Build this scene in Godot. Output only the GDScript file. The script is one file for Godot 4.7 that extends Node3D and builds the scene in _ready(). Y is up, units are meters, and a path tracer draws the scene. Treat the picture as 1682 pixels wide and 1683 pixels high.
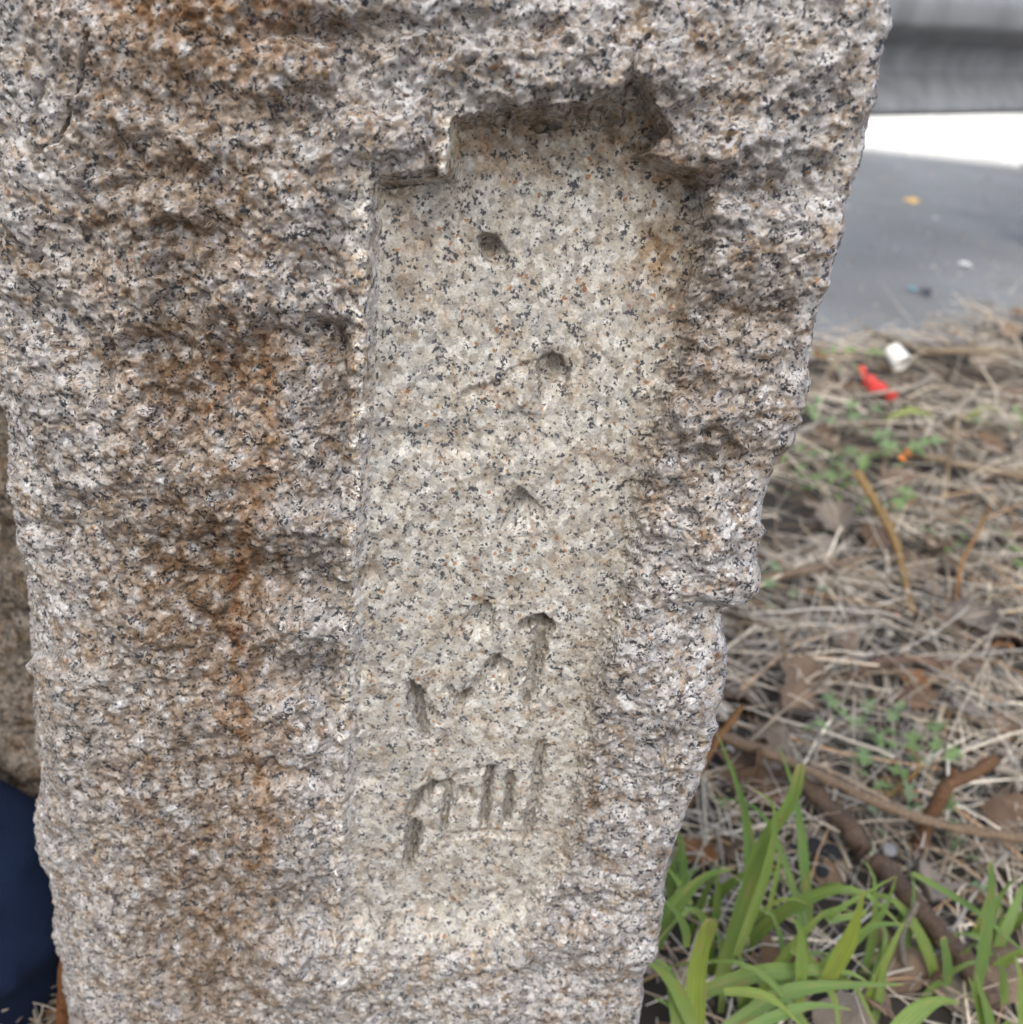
extends Node3D

# ---------------------------------------------------------------- camera model (also used to turn photo pixels into places)
const FOCAL := 1804.6            # pixels of the 1682 px photograph
const CX := 841.0
const CY := 841.5
const EYE := Vector3(0, 0.58, 0)
const FACE_Z := -0.318           # plane of the stone's carved face
var eye_basis := Basis(Vector3.RIGHT, deg_to_rad(-29.3)) * Basis(Vector3.BACK, deg_to_rad(6.6))
var rng := RandomNumberGenerator.new()
var M := {}

func ray(px: float, py: float) -> Vector3:
	return eye_basis * Vector3((px - CX) / FOCAL, -(py - CY) / FOCAL, -1.0)

func at(px: float, py: float, depth: float) -> Vector3:
	return EYE + ray(px, py) * depth

func on_ground(px: float, py: float, height := 0.0) -> Vector3:
	var r = ray(px, py)
	return EYE + r * ((height - EYE.y) / r.y)

func on_face(px: float, py: float) -> Vector2:
	var r = ray(px, py)
	var p = EYE + r * (FACE_Z / r.z)
	return Vector2(p.x, p.y)

func to_pixel(p: Vector3) -> Vector3:
	var c = (p - EYE) * eye_basis
	return Vector3(CX - FOCAL * c.x / c.z, CY + FOCAL * c.y / c.z, -c.z)

# ---------------------------------------------------------------- naming helpers
var taken := {}
func numbered(called: String) -> String:
	var n: int = taken.get(called, 0)
	taken[called] = n + 1
	return called if n == 0 else "%s_%03d" % [called, n]

func tag(o: Node, label: String, category: String, group := "", kind := "") -> Node:
	if label: o.set_meta("label", label)
	if category: o.set_meta("category", category)
	if group: o.set_meta("group", group)
	if kind: o.set_meta("kind", kind)
	return o

func base(called: String, where := Vector3.ZERO) -> Node3D:
	var o := Node3D.new()
	o.name = numbered(called)
	o.position = where
	add_child(o)
	return o

func put(mesh: Mesh, called: String, material: Material, parent: Node = self) -> MeshInstance3D:
	var o := MeshInstance3D.new()
	o.mesh = mesh
	if material: o.material_override = material
	if parent == self:
		o.name = numbered(called)
		add_child(o)
	else:
		o.name = called
		var n := 1
		while parent.has_node(NodePath(o.name)):
			o.name = "%s_%03d" % [called, n]
			n += 1
		parent.add_child(o)
	return o

func paint(c: Color, rough := 0.8, spec := 0.5) -> StandardMaterial3D:   # c is a linear, real-world colour
	var m := StandardMaterial3D.new()
	m.albedo_color = c.linear_to_srgb()
	m.roughness = rough
	m.metallic_specular = spec
	return m

func noise(kind: int, wavelength: float, octaves := 1, sd := 1) -> FastNoiseLite:
	var n := FastNoiseLite.new()
	n.noise_type = kind
	n.frequency = 1.0 / wavelength
	n.seed = sd
	n.fractal_type = FastNoiseLite.FRACTAL_FBM if octaves > 1 else FastNoiseLite.FRACTAL_NONE
	n.fractal_octaves = octaves
	return n

func box(size: Vector3) -> BoxMesh:
	var b := BoxMesh.new()
	b.size = size
	return b

func smooth_mesh(v: PackedVector3Array, index: PackedInt32Array, uv := PackedVector2Array(), col := PackedColorArray()) -> ArrayMesh:
	# grid-like mesh with normals averaged over the faces; triangles are clockwise seen from outside
	var n := PackedVector3Array()
	n.resize(v.size())
	for i in range(0, index.size(), 3):
		var a := index[i]
		var b := index[i + 1]
		var c := index[i + 2]
		var f := (v[c] - v[a]).cross(v[b] - v[a])
		n[a] += f
		n[b] += f
		n[c] += f
	for i in n.size():
		n[i] = n[i].normalized() if n[i].length_squared() > 1e-30 else Vector3.UP
	var arr := []
	arr.resize(Mesh.ARRAY_MAX)
	arr[Mesh.ARRAY_VERTEX] = v
	arr[Mesh.ARRAY_NORMAL] = n
	arr[Mesh.ARRAY_INDEX] = index
	if uv.size(): arr[Mesh.ARRAY_TEX_UV] = uv
	if col.size(): arr[Mesh.ARRAY_COLOR] = col
	var m := ArrayMesh.new()
	m.add_surface_from_arrays(Mesh.PRIMITIVE_TRIANGLES, arr)
	return m

func pick(table: Array, t: float) -> float:        # piecewise linear table of [t, value], rising in t
	if t <= table[0][0]: return table[0][1]
	for i in range(1, table.size()):
		if t <= table[i][0]:
			var a = table[i - 1]
			var b = table[i]
			return lerpf(a[1], b[1], (t - a[0]) / maxf(b[0] - a[0], 1e-6))
	return table[-1][1]

# ================================================================ the scene
func _ready() -> void:
	rng.seed = 20240
	var t0 := Time.get_ticks_msec()
	camera_and_light()
	ground_and_road()
	guardrail()
	added_house()
	carved_stone()
	rear_block()
	print("stone done ", Time.get_ticks_msec() - t0)
	sticks()
	dry_leaves()
	grass()
	rubbish()
	litter()
	person()
	print("all done ", Time.get_ticks_msec() - t0)

func camera_and_light() -> void:
	var cam := Camera3D.new()
	cam.name = "camera"
	cam.near = 0.02
	cam.far = 400.0
	var lens := CameraAttributesPhysical.new()
	lens.frustum_focal_length = 25.734
	lens.frustum_focus_distance = 0.36
	lens.exposure_aperture = 8.5
	cam.attributes = lens
	add_child(cam)
	cam.fov = 50.0
	cam.transform = Transform3D(eye_basis, EYE)
	cam.current = true
	var env := Environment.new()
	var sky_m := ProceduralSkyMaterial.new()
	sky_m.sky_top_color = Color(0.50, 0.60, 0.76)
	sky_m.sky_horizon_color = Color(0.73, 0.775, 0.835)
	sky_m.sky_curve = 0.25
	sky_m.sky_energy_multiplier = 0.52
	sky_m.ground_bottom_color = Color(0.35, 0.33, 0.30)
	sky_m.ground_horizon_color = Color(0.55, 0.54, 0.52)
	sky_m.sun_angle_max = 90.0
	sky_m.sun_curve = 0.55
	var sky := Sky.new()
	sky.sky_material = sky_m
	env.background_mode = Environment.BG_SKY
	env.sky = sky
	env.tonemap_mode = Environment.TONE_MAPPER_LINEAR
	env.tonemap_exposure = 6.0
	env.sdfgi_enabled = true
	env.ssao_enabled = true
	env.ssil_enabled = true
	var we := WorldEnvironment.new()
	we.name = "world_environment"
	we.environment = env
	add_child(we)
	var sun := DirectionalLight3D.new()
	sun.name = "sun"
	sun.light_energy = 1.6
	sun.light_color = Color(1.0, 0.97, 0.92)
	sun.light_angular_distance = 0.5
	sun.shadow_enabled = true
	add_child(sun)
	var el := deg_to_rad(30.0)
	var travel := Vector3(0.32, 0, -0.947).normalized() * cos(el) + Vector3.DOWN * sin(el)
	sun.look_at_from_position(Vector3.ZERO, travel, Vector3.UP)

# ---------------------------------------------------------------- ground, road
var hill := noise(FastNoiseLite.TYPE_SIMPLEX_SMOOTH, 0.35, 4, 5)
var edge_noise := noise(FastNoiseLite.TYPE_SIMPLEX_SMOOTH, 0.3, 3, 9)
var road_along := Vector3.RIGHT
var road_point := Vector3.ZERO

func beyond_edge(x: float, z: float) -> float:      # metres past the edge of the asphalt, towards the road
	var d := Vector3(x, 0, z) - road_point
	return d.dot(Vector3(road_along.z, 0, -road_along.x))

func soil_height(x: float, z: float) -> float:
	var e := beyond_edge(x, z) + 0.05 * edge_noise.get_noise_2d(x, z)
	var h := 0.012 + 0.022 * hill.get_noise_2d(x, z) + 0.012 * edge_noise.get_noise_2d(x * 6.0, z * 6.0)
	return lerpf(h, -0.03, smoothstep(-0.16, 0.12, e))

func ground_and_road() -> void:
	var a := on_ground(1345, 560)
	var b := on_ground(1690, 490)
	road_point = a
	road_along = (b - a).normalized()
	var xs := PackedFloat32Array()
	var zs := PackedFloat32Array()
	for i in range(-60, 61): xs.append(signf(i) * (absf(i) * 0.025 if absi(i) <= 48 else 1.2 * pow(1.6, absi(i) - 48)))
	for i in range(0, 160): zs.append(0.6 - i * 0.02)
	for i in 12: zs.append(-2.6 - 0.3 * pow(1.75, i))
	var near := PackedFloat32Array()
	for i in 12: near.append(0.6 + 0.3 * pow(1.75, 11 - i))
	near.append_array(zs)
	zs = near
	var v := PackedVector3Array()
	var col := PackedColorArray()
	for z in zs:
		for x in xs:
			v.append(Vector3(x, soil_height(x, z), z))
	var idx := PackedInt32Array()
	var w := xs.size()
	for r in zs.size() - 1:
		for c in w - 1:
			var k := r * w + c
			idx.append_array([k, k + w, k + 1, k + 1, k + w, k + w + 1])
	# winding: rows go away from the camera, so flip
	for i in range(0, idx.size(), 3):
		var t := idx[i + 1]
		idx[i + 1] = idx[i + 2]
		idx[i + 2] = t
	var soil := paint(Color(0.05, 0.043, 0.038), 0.95, 0.3)
	M.soil = soil
	tag(put(smooth_mesh(v, idx), "ground", soil), "bare dark soil of the roadside verge", "", "", "structure")
	# the asphalt: one sheet from the verge to the far side
	var across := Vector3(road_along.z, 0, -road_along.x)
	var st := SurfaceTool.new()
	st.begin(Mesh.PRIMITIVE_TRIANGLES)
	var o := a - across * 0.5
	for q in [[-80, 0], [80, 90], [80, 0], [-80, 0], [-80, 90], [80, 90]]:
		st.set_normal(Vector3.UP)
		st.add_vertex(o + road_along * q[0] + across * q[1] + Vector3.UP * -0.004)
	var asphalt := StandardMaterial3D.new()
	asphalt.albedo_color = Color(0.292, 0.302, 0.316).linear_to_srgb()
	asphalt.roughness = 0.9
	var chips := NoiseTexture2D.new()
	chips.width = 512
	chips.height = 512
	chips.noise = noise(FastNoiseLite.TYPE_CELLULAR, 5.0, 2, 41)
	var chip_tones := Gradient.new()
	chip_tones.set_color(0, Color(0.78, 0.78, 0.78))
	chip_tones.set_color(1, Color(1.0, 1.0, 1.0))
	chips.color_ramp = chip_tones
	asphalt.albedo_texture = chips
	asphalt.detail_enabled = true
	var wear := NoiseTexture2D.new()
	wear.width = 256
	wear.height = 256
	wear.noise = noise(FastNoiseLite.TYPE_SIMPLEX_SMOOTH, 90.0, 5, 42)
	var wear_tones := Gradient.new()
	wear_tones.set_color(0, Color(0.86, 0.855, 0.85))
	wear_tones.set_color(1, Color(1.0, 1.0, 1.0))
	wear.color_ramp = wear_tones
	asphalt.detail_albedo = wear
	asphalt.detail_blend_mode = BaseMaterial3D.BLEND_MODE_MUL
	asphalt.detail_uv_layer = BaseMaterial3D.DETAIL_UV_2
	asphalt.uv1_triplanar = true
	asphalt.uv1_world_triplanar = true
	asphalt.uv1_scale = Vector3(2.2, 2.2, 2.2)
	asphalt.uv2_triplanar = true
	asphalt.uv2_world_triplanar = true
	asphalt.uv2_scale = Vector3(0.7, 0.7, 0.7)
	tag(put(st.commit(), "road", asphalt), "worn grey asphalt road beside the verge", "", "", "structure")

# ---------------------------------------------------------------- the carved granite
const TEX_W := 1536
const TEX_H := 2048
const TEX_U := 0.30              # metres of stone across the texture
const TEX_V := 0.42

func granite_textures() -> Array:
	var step := TEX_U / TEX_W * 1000.0    # mm per texel
	var jobs := []
	var cell := func(mm: float, warp: float, sd: int, ret: int) -> FastNoiseLite:
		var n := noise(FastNoiseLite.TYPE_CELLULAR, mm / step, 1, sd)
		n.cellular_return_type = ret
		n.cellular_jitter = 1.0
		n.domain_warp_enabled = true
		n.domain_warp_amplitude = warp / step
		n.domain_warp_frequency = step / (mm * 0.8)
		n.domain_warp_fractal_type = FastNoiseLite.DOMAIN_WARP_FRACTAL_PROGRESSIVE
		n.domain_warp_fractal_octaves = 3
		return n
	jobs.append(cell.call(2.3, 2.3, 11, FastNoiseLite.RETURN_CELL_VALUE))      # 0 mineral
	jobs.append(cell.call(1.0, 1.1, 12, FastNoiseLite.RETURN_CELL_VALUE))     # 1 small crystal
	jobs.append(cell.call(0.72, 1.2, 13, FastNoiseLite.RETURN_CELL_VALUE))     # 2 mica flakes
	jobs.append(noise(FastNoiseLite.TYPE_SIMPLEX_SMOOTH, 6.0 / step, 4, 14))    # 3 mica clusters
	jobs.append(noise(FastNoiseLite.TYPE_SIMPLEX_SMOOTH, 1.1 / step, 3, 15))    # 4 fine mottling
	jobs.append(noise(FastNoiseLite.TYPE_SIMPLEX_SMOOTH, 14.0 / step, 4, 16))   # 5 iron film
	jobs.append(cell.call(2.6, 1.6, 17, FastNoiseLite.RETURN_DISTANCE2_SUB))   # 6 grain seams
	jobs.append(cell.call(1.2, 1.0, 18, FastNoiseLite.RETURN_CELL_VALUE))      # 7 rust spots
	var pics := []
	pics.resize(jobs.size())
	var run := func(i: int) -> void:
		pics[i] = jobs[i].get_image(TEX_W, TEX_H, false, false, true).get_data()
	var g := WorkerThreadPool.add_group_task(run, jobs.size())
	WorkerThreadPool.wait_for_group_task_completion(g)
	var bands := 16
	var rows := TEX_H / bands
	var stops := [[0.0, Color(0.50, 0.47, 0.445)], [0.16, Color(0.70, 0.675, 0.655)], [0.36, Color(0.39, 0.375, 0.38)], [0.52, Color(0.60, 0.555, 0.51)], [0.66, Color(0.36, 0.32, 0.285)], [0.78, Color(0.56, 0.55, 0.56)], [0.86, Color(0.78, 0.77, 0.77)], [1.01, Color(0.50, 0.44, 0.37)]]
	var srgb := PackedByteArray()
	for i in 1025: srgb.append(int(255.0 * Color(i / 1024.0, 0, 0).linear_to_srgb().r))
	var out_maps := []
	for variant in 2:          # 0: weathered rough rock, 1: dressed panel, cut through the same crystals
		var even := 0.12 if variant == 0 else 0.30
		var film_by := 0.82 if variant == 0 else 0.5
		var film_most := 0.8 if variant == 0 else 0.45
		var mica_base := 7.0 if variant == 0 else 6.0
		var mica_by := 1.6 if variant == 0 else 1.3
		var mica_from := 124 if variant == 0 else 126
		var rust := 2 if variant == 0 else 3
		var rr := PackedFloat32Array()
		var rg := PackedFloat32Array()
		var rb := PackedFloat32Array()
		for i in 256:
			for k in stops.size() - 1:
				if i / 255.0 >= stops[k][0] and i / 255.0 < stops[k + 1][0]:
					var c: Color = (stops[k][1] as Color).lerp(Color(0.545, 0.525, 0.495), even)
					rr.append(c.r); rg.append(c.g); rb.append(c.b)
		var colour := []
		var relief := []
		colour.resize(bands)
		relief.resize(bands)
		var work := func(b: int) -> void:
			var p0: PackedByteArray = pics[0]
			var p1: PackedByteArray = pics[1]
			var p2: PackedByteArray = pics[2]
			var p3: PackedByteArray = pics[3]
			var p4: PackedByteArray = pics[4]
			var p5: PackedByteArray = pics[5]
			var p6: PackedByteArray = pics[6]
			var p7: PackedByteArray = pics[7]
			var out := PackedByteArray()
			out.resize(rows * TEX_W * 3)
			var hi := PackedByteArray()
			hi.resize(rows * TEX_W)
			var o := 0
			var first := b * rows * TEX_W
			for k in rows * TEX_W:
				var i := first + k
				var m := p0[i]
				var fine := p4[i]
				var small := p1[i]
				var f := 0.74 + small * 0.0014 + (fine - 128) * 0.0021
				var r := rr[m] * f
				var gg := rg[m] * f
				var bb := rb[m] * f
				var film := ((p5[i] - 120) * 0.0095 + (46 - p6[i]) * 0.005 + (small - 128) * 0.0012) * film_by
				if film > 0.0:
					if film > film_most: film = film_most
					r *= 1.0 - 0.42 * film
					gg *= 1.0 - 0.60 * film
					bb *= 1.0 - 0.78 * film
				var cl := p3[i] - mica_from
				if cl < 0: cl = 0
				var lim := mica_base + cl * mica_by + (fine - 128) * 0.22
				var up := 118 + (fine - 128) * 0.30 + small * 0.22
				if p2[i] < lim:
					var d := (0.024 if variant == 0 else 0.04) + 0.05 * fine / 255.0 + small * 0.00008
					r = d
					gg = d * 1.03
					bb = d * 1.22
					up -= 30
				elif p7[i] < rust:
					r *= 0.68; gg *= 0.44; bb *= 0.30
				if r > 1.0: r = 1.0
				if gg > 1.0: gg = 1.0
				if bb > 1.0: bb = 1.0
				out[o] = srgb[int(r * 1024.0)]
				out[o + 1] = srgb[int(gg * 1024.0)]
				out[o + 2] = srgb[int(bb * 1024.0)]
				o += 3
				if variant == 0: hi[k] = clampi(int(up), 0, 255)
			colour[b] = out
			relief[b] = hi
		var g2 := WorkerThreadPool.add_group_task(work, bands)
		WorkerThreadPool.wait_for_group_task_completion(g2)
		var all := PackedByteArray()
		var high := PackedByteArray()
		for b in bands:
			all.append_array(colour[b])
			high.append_array(relief[b])
		out_maps.append(ImageTexture.create_from_image(Image.create_from_data(TEX_W, TEX_H, false, Image.FORMAT_RGB8, all)))
		if variant == 0: out_maps.append(ImageTexture.create_from_image(Image.create_from_data(TEX_W, TEX_H, false, Image.FORMAT_L8, high)))
	return out_maps

# outlines read from the photograph, in its pixels
const RIGHT_EDGE := [[1462, -60], [1460, 0], [1464, 45], [1450, 75], [1448, 110], [1432, 185], [1425, 230], [1412, 290], [1395, 330], [1380, 390], [1362, 440], [1348, 490], [1338, 550], [1333, 580], [1326, 640], [1312, 690], [1300, 730], [1284, 752], [1262, 778], [1257, 820], [1245, 850], [1234, 925], [1241, 945], [1225, 990], [1186, 1012], [1180, 1040], [1193, 1080], [1190, 1130], [1172, 1190], [1158, 1270], [1130, 1340], [1092, 1420], [1088, 1500], [1080, 1560], [1063, 1590], [1051, 1620], [1056, 1650], [1046, 1690], [1040, 1760]]
const LEFT_EDGE := [[-60, -60], [-45, 200], [-30, 400], [-6, 540], [14, 620], [34, 700], [38, 760], [38, 850], [40, 940], [50, 1010], [68, 1080], [64, 1150], [76, 1220], [84, 1300], [82, 1380], [82, 1490], [97, 1553], [106, 1598], [119, 1683], [128, 1760]]
const ARRIS := [[95, -60], [115, 60], [100, 200], [120, 330], [150, 450], [190, 600], [215, 760], [215, 900], [190, 1050], [185, 1200], [190, 1400], [200, 1600], [215, 1760]]
# the sunk panel: left and right side as x over y, top as y over x
const PANEL_LEFT := [[100, 742], [262, 742], [290, 740], [300, 615], [330, 612], [500, 606], [700, 598], [1000, 584], [1300, 572], [1560, 560], [1700, 556]]
const PANEL_RIGHT := [[120, 1062], [180, 1085], [215, 1108], [250, 1060], [270, 1100], [292, 1168], [420, 1162], [560, 1140], [650, 1105], [800, 1065], [1000, 1035], [1120, 990], [1300, 965], [1430, 935], [1500, 890], [1700, 800]]
const PANEL_TOP := [[560, 300], [612, 300], [650, 280], [700, 272], [735, 262], [744, 192], [800, 190], [850, 186], [890, 178], [930, 186], [980, 170], [1020, 152], [1055, 138], [1075, 180], [1100, 205], [1108, 262], [1130, 285], [1170, 292], [1230, 300]]
# chips and swellings: x, y, half width, half height (pixels), height (mm)
const SWELLS := [
	[578, 800, 13, 380, 0.9], [562, 1330, 13, 260, 0.9],
	[900, 120, 190, 55, 4.5], [640, 215, 90, 40, 3.5], [1080, 150, 60, 60, 3.0], [1200, 245, 110, 38, 4.5], [1230, 310, 80, 22, -2.5], [1290, 120, 90, 70, 2.0], [560, 50, 110, 16, -3.5], [830, 45, 140, 22, -2.5], [470, 120, 90, 40, 3.0],
	[385, 492, 52, 46, 3.6], [300, 500, 40, 60, -4.0], [480, 505, 60, 28, 1.2], [250, 500, 80, 40, 2.0], [380, 600, 110, 36, -1.5], [250, 600, 90, 60, -2.0], [560, 640, 30, 130, -3.0], [520, 560, 60, 26, -2.0],
	[520, 700, 70, 60, 2.5], [330, 760, 90, 70, 2.5], [480, 860, 90, 36, 3.5], [490, 950, 90, 30, -3.2], [330, 930, 90, 50, -2.5], [490, 1030, 80, 34, 3.0], [490, 1105, 90, 30, -3.5], [480, 1200, 90, 50, 2.5], [500, 1275, 90, 20, -2.0], [330, 1130, 100, 70, 2.0],
	[470, 1390, 80, 60, 2.5], [500, 1500, 90, 26, -2.5], [330, 1500, 90, 80, -2.0], [500, 1600, 90, 50, 2.5], [230, 340, 80, 60, 3.0], [180, 210, 60, 40, 3.5], [300, 240, 60, 40, 2.5], [330, 390, 60, 30, -3.0],
	[1270, 400, 60, 60, 2.0], [1200, 520, 90, 30, -1.4], [1150, 690, 60, 46, 4.0], [1210, 745, 100, 22, -1.6], [1250, 640, 60, 50, 2.0], [1170, 860, 60, 60, 2.5], [1100, 820, 50, 24, -2.0], [1200, 960, 50, 26, 2.0], [1150, 1010, 60, 20, -2.0],
	[1090, 1150, 70, 70, 2.0], [1020, 1240, 30, 60, -2.0], [1050, 1330, 60, 18, -2.0], [930, 1500, 80, 20, -2.5], [1010, 1560, 60, 40, 2.0], [880, 1600, 70, 26, -1.5], [700, 1560, 120, 40, 1.0], [90, 640, 50, 80, 2.0], [120, 900, 60, 60, -2.5], [110, 1180, 50, 90, 2.0], [150, 1420, 60, 80, -2.0],
	[800, 408, 26, 22, -4.5], [818, 425, 16, 12, -2.0], [908, 606, 34, 24, -4.5], [905, 650, 26, 40, -1.8], [850, 655, 26, 40, 1.4], [855, 832, 16, 20, -3.0], [850, 870, 30, 34, -1.5], [790, 1008, 20, 16, -3.5], [780, 1036, 30, 20, -1.6], [820, 1105, 20, 14, -2.4], [700, 730, 90, 22, -1.2], [860, 770, 60, 30, 1.0], [1090, 410, 34, 44, -1.0]]
# cut strokes: width (pixels), depth (mm), then points
const STROKES := [
	[9, 0.8, [760, 655], [810, 640], [862, 606]], [9, 2.4, [862, 1040], [890, 1030], [905, 1042]], [13, 2.6, [893, 1040], [888, 1085], [876, 1120], [866, 1170]], [11, 3.0, [672, 1146], [682, 1185], [694, 1222]], [9, 1.8, [682, 1150], [700, 1180], [712, 1200]],
	[8, 1.8, [735, 1150], [752, 1168], [775, 1160]], [9, 1.6, [752, 1165], [790, 1130], [815, 1100]], [9, 1.8, [664, 1360], [680, 1330], [705, 1310], [738, 1308]], [11, 2.6, [676, 1376], [672, 1410], [665, 1445]], [7, 1.6, [735, 1318], [728, 1360], [726, 1385]], [12, 2.2, [760, 1320], [768, 1324]],
	[9, 2.4, [805, 1284], [798, 1330], [794, 1374]], [9, 2.4, [838, 1292], [836, 1330], [832, 1362]], [12, 2.0, [890, 1244], [884, 1300], [876, 1350], [866, 1392]], [6, 1.2, [735, 1295], [775, 1284], [810, 1280]], [6, 1.1, [730, 1395], [790, 1388], [850, 1392]], [7, 1.2, [620, 300], [680, 290], [715, 285]],
	[4, 1.8, [150, 60], [143, 100], [128, 165], [104, 222], [62, 250]], [4, 2.0, [60, 150], [50, 200], [52, 260]], [4, 1.6, [1066, 60], [1040, 95], [1028, 160]], [4, 1.6, [75, 350], [62, 420], [70, 470]], [4, 1.4, [190, 520], [180, 600], [186, 650]], [4, 1.2, [1110, 1180], [1090, 1240], [1082, 1300]]]
# sharp-edged notches: depth (mm), run-out (pixels), then the outline with its deepest corner first
const NOTCHES := [
	[7.0, 95, [852, 806], [818, 884], [908, 884], [894, 846]], [7.0, 75, [786, 382], [806, 380], [834, 412], [840, 436], [815, 442], [790, 424], [778, 388]], [7.0, 115, [908, 584], [926, 590], [940, 620], [932, 664], [888, 694], [884, 640], [880, 598]],
	[6.0, 75, [800, 1001], [814, 1022], [806, 1058], [758, 1074], [752, 1040], [774, 1012]], [5.0, 75, [824, 1095], [842, 1106], [840, 1142], [812, 1166], [798, 1130], [800, 1100]], [6.0, 95, [670, 1142], [684, 1150], [692, 1175], [714, 1195], [710, 1232], [686, 1230], [674, 1195]],
	[4.5, 50, [900, 1025], [917, 1045], [906, 1066], [880, 1044], [868, 1034]], [4.0, 60, [690, 1308], [742, 1304], [744, 1314], [706, 1326], [680, 1350], [664, 1360]], [5.0, 90, [672, 1372], [692, 1368], [694, 1392], [684, 1420], [676, 1448], [664, 1448]],
	[3.5, 70, [890, 182], [935, 186], [930, 200], [880, 206], [862, 196]]]
# stains, with painted shade and lit rim: x, y, half width, half height, strength, colour (what it multiplies the stone by)
const IRON := Color(0.74, 0.53, 0.34)
const BROWN := Color(0.66, 0.55, 0.43)
const STAIN_AND_SHADE := Color(0.60, 0.57, 0.53)  # dark grey for painted wall shadow and darker patches
const OCHRE := Color(0.82, 0.62, 0.42)
const WASHED := Color(1.12, 1.11, 1.09)
const LIT_WORN_RIM := Color(1.55, 1.52, 1.42)  # light on the worn left rim, painted in as paler stone
const STAINS_AND_LIGHT := [
	[800, 650, 70, 12, 0.4, OCHRE], [900, 235, 180, 60, 0.35, BROWN], [800, 230, 70, 40, 0.3, OCHRE],  # tan below the ledge: stain together with the painted shade of the ledge
	[988, 1150, 20, 150, 0.7, STAIN_AND_SHADE], [958, 1340, 20, 120, 0.7, STAIN_AND_SHADE], [1042, 860, 26, 120, 0.5, STAIN_AND_SHADE], [1120, 540, 30, 120, 0.5, STAIN_AND_SHADE], [555, 1120, 30, 60, 0.5, STAIN_AND_SHADE], [560, 930, 24, 60, 0.6, STAIN_AND_SHADE], [560, 640, 24, 110, 0.5, STAIN_AND_SHADE],  # shadow along the right panel wall and dark patches by the left, painted in
	[310, 250, 160, 290, 0.75, BROWN], [320, 760, 140, 280, 0.62, BROWN], [330, 1150, 120, 330, 0.6, BROWN], [320, 1580, 120, 180, 0.6, BROWN], [430, 640, 40, 160, 0.3, IRON], [380, 960, 70, 160, 0.4, IRON], [415, 1300, 60, 200, 0.35, IRON], [300, 60, 170, 70, 0.45, IRON], [520, 300, 60, 300, 0.25, STAIN_AND_SHADE], [1200, 620, 110, 160, 0.35, BROWN], [530, 760, 30, 120, 0.35, BROWN],
	[320, 8, 170, 30, 0.9, IRON], [250, 110, 100, 90, 0.55, BROWN], [440, 120, 60, 50, 0.4, IRON], [330, 330, 120, 90, 0.5, BROWN], [460, 60, 90, 60, 0.35, IRON], [620, 60, 90, 30, 0.4, BROWN], [330, 590, 170, 50, 0.65, BROWN], [330, 640, 110, 60, 0.5, IRON], [120, 420, 80, 80, 0.4, BROWN],
	[560, 620, 36, 110, 0.55, BROWN], [330, 930, 130, 90, 0.6, BROWN], [290, 1020, 90, 60, 0.5, BROWN], [510, 940, 80, 34, 0.7, STAIN_AND_SHADE], [490, 1110, 70, 34, 0.5, STAIN_AND_SHADE], [200, 900, 70, 90, 0.4, BROWN], [350, 1590, 70, 80, 0.6, BROWN], [300, 1480, 90, 80, 0.3, BROWN], [160, 1200, 80, 160, 0.3, BROWN], [250, 1350, 80, 100, 0.25, BROWN],
	[860, 215, 140, 34, 0.5, BROWN], [1060, 230, 44, 60, 0.6, IRON], [1140, 285, 50, 18, 0.7, IRON], [1090, 415, 40, 46, 0.8, OCHRE], [1120, 380, 50, 100, 0.5, BROWN], [1180, 520, 70, 90, 0.45, BROWN], [1130, 620, 40, 70, 0.4, BROWN], [1220, 750, 110, 30, 0.55, BROWN], [1080, 790, 60, 60, 0.35, BROWN], [910, 190, 90, 14, 0.55, BROWN],  # brown under the ledge joins stain with painted shade
	[640, 305, 40, 20, 0.6, BROWN], [805, 405, 26, 20, 0.5, BROWN], [655, 655, 14, 12, 0.7, IRON], [835, 528, 8, 10, 0.8, IRON], [792, 1003, 9, 9, 0.8, IRON], [905, 600, 30, 18, 0.4, BROWN], [1250, 110, 100, 60, 0.3, BROWN], [960, 60, 60, 30, 0.3, BROWN], [1300, 480, 50, 100, 0.3, BROWN], [690, 410, 80, 80, 0.25, OCHRE],
	[820, 1300, 200, 300, 0.3, WASHED], [860, 900, 260, 300, 0.35, WASHED], [590, 800, 13, 460, 0.9, LIT_WORN_RIM], [572, 1380, 12, 240, 0.9, LIT_WORN_RIM], [602, 420, 15, 150, 1.0, LIT_WORN_RIM], [735, 225, 12, 40, 0.9, LIT_WORN_RIM], [730, 215, 12, 40, 0.4, WASHED], [1180, 900, 60, 120, 0.3, WASHED], [830, 1430, 160, 160, 0.2, WASHED]]  # left rim entries paint in the light that edge catches
const RUST_RUN := [[444, 540], [447, 640], [446, 720], [425, 790], [415, 870], [386, 960], [390, 1100], [402, 1200], [432, 1290], [446, 1350], [420, 1420]]

func edge_table(points: Array) -> Array:       # [height, u], rising
	var out := []
	for p in points:
		var q := on_face(p[0], p[1])
		out.append([q.y, q.x])
	out.sort_custom(func(a, b): return a[0] < b[0])
	return out

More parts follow.
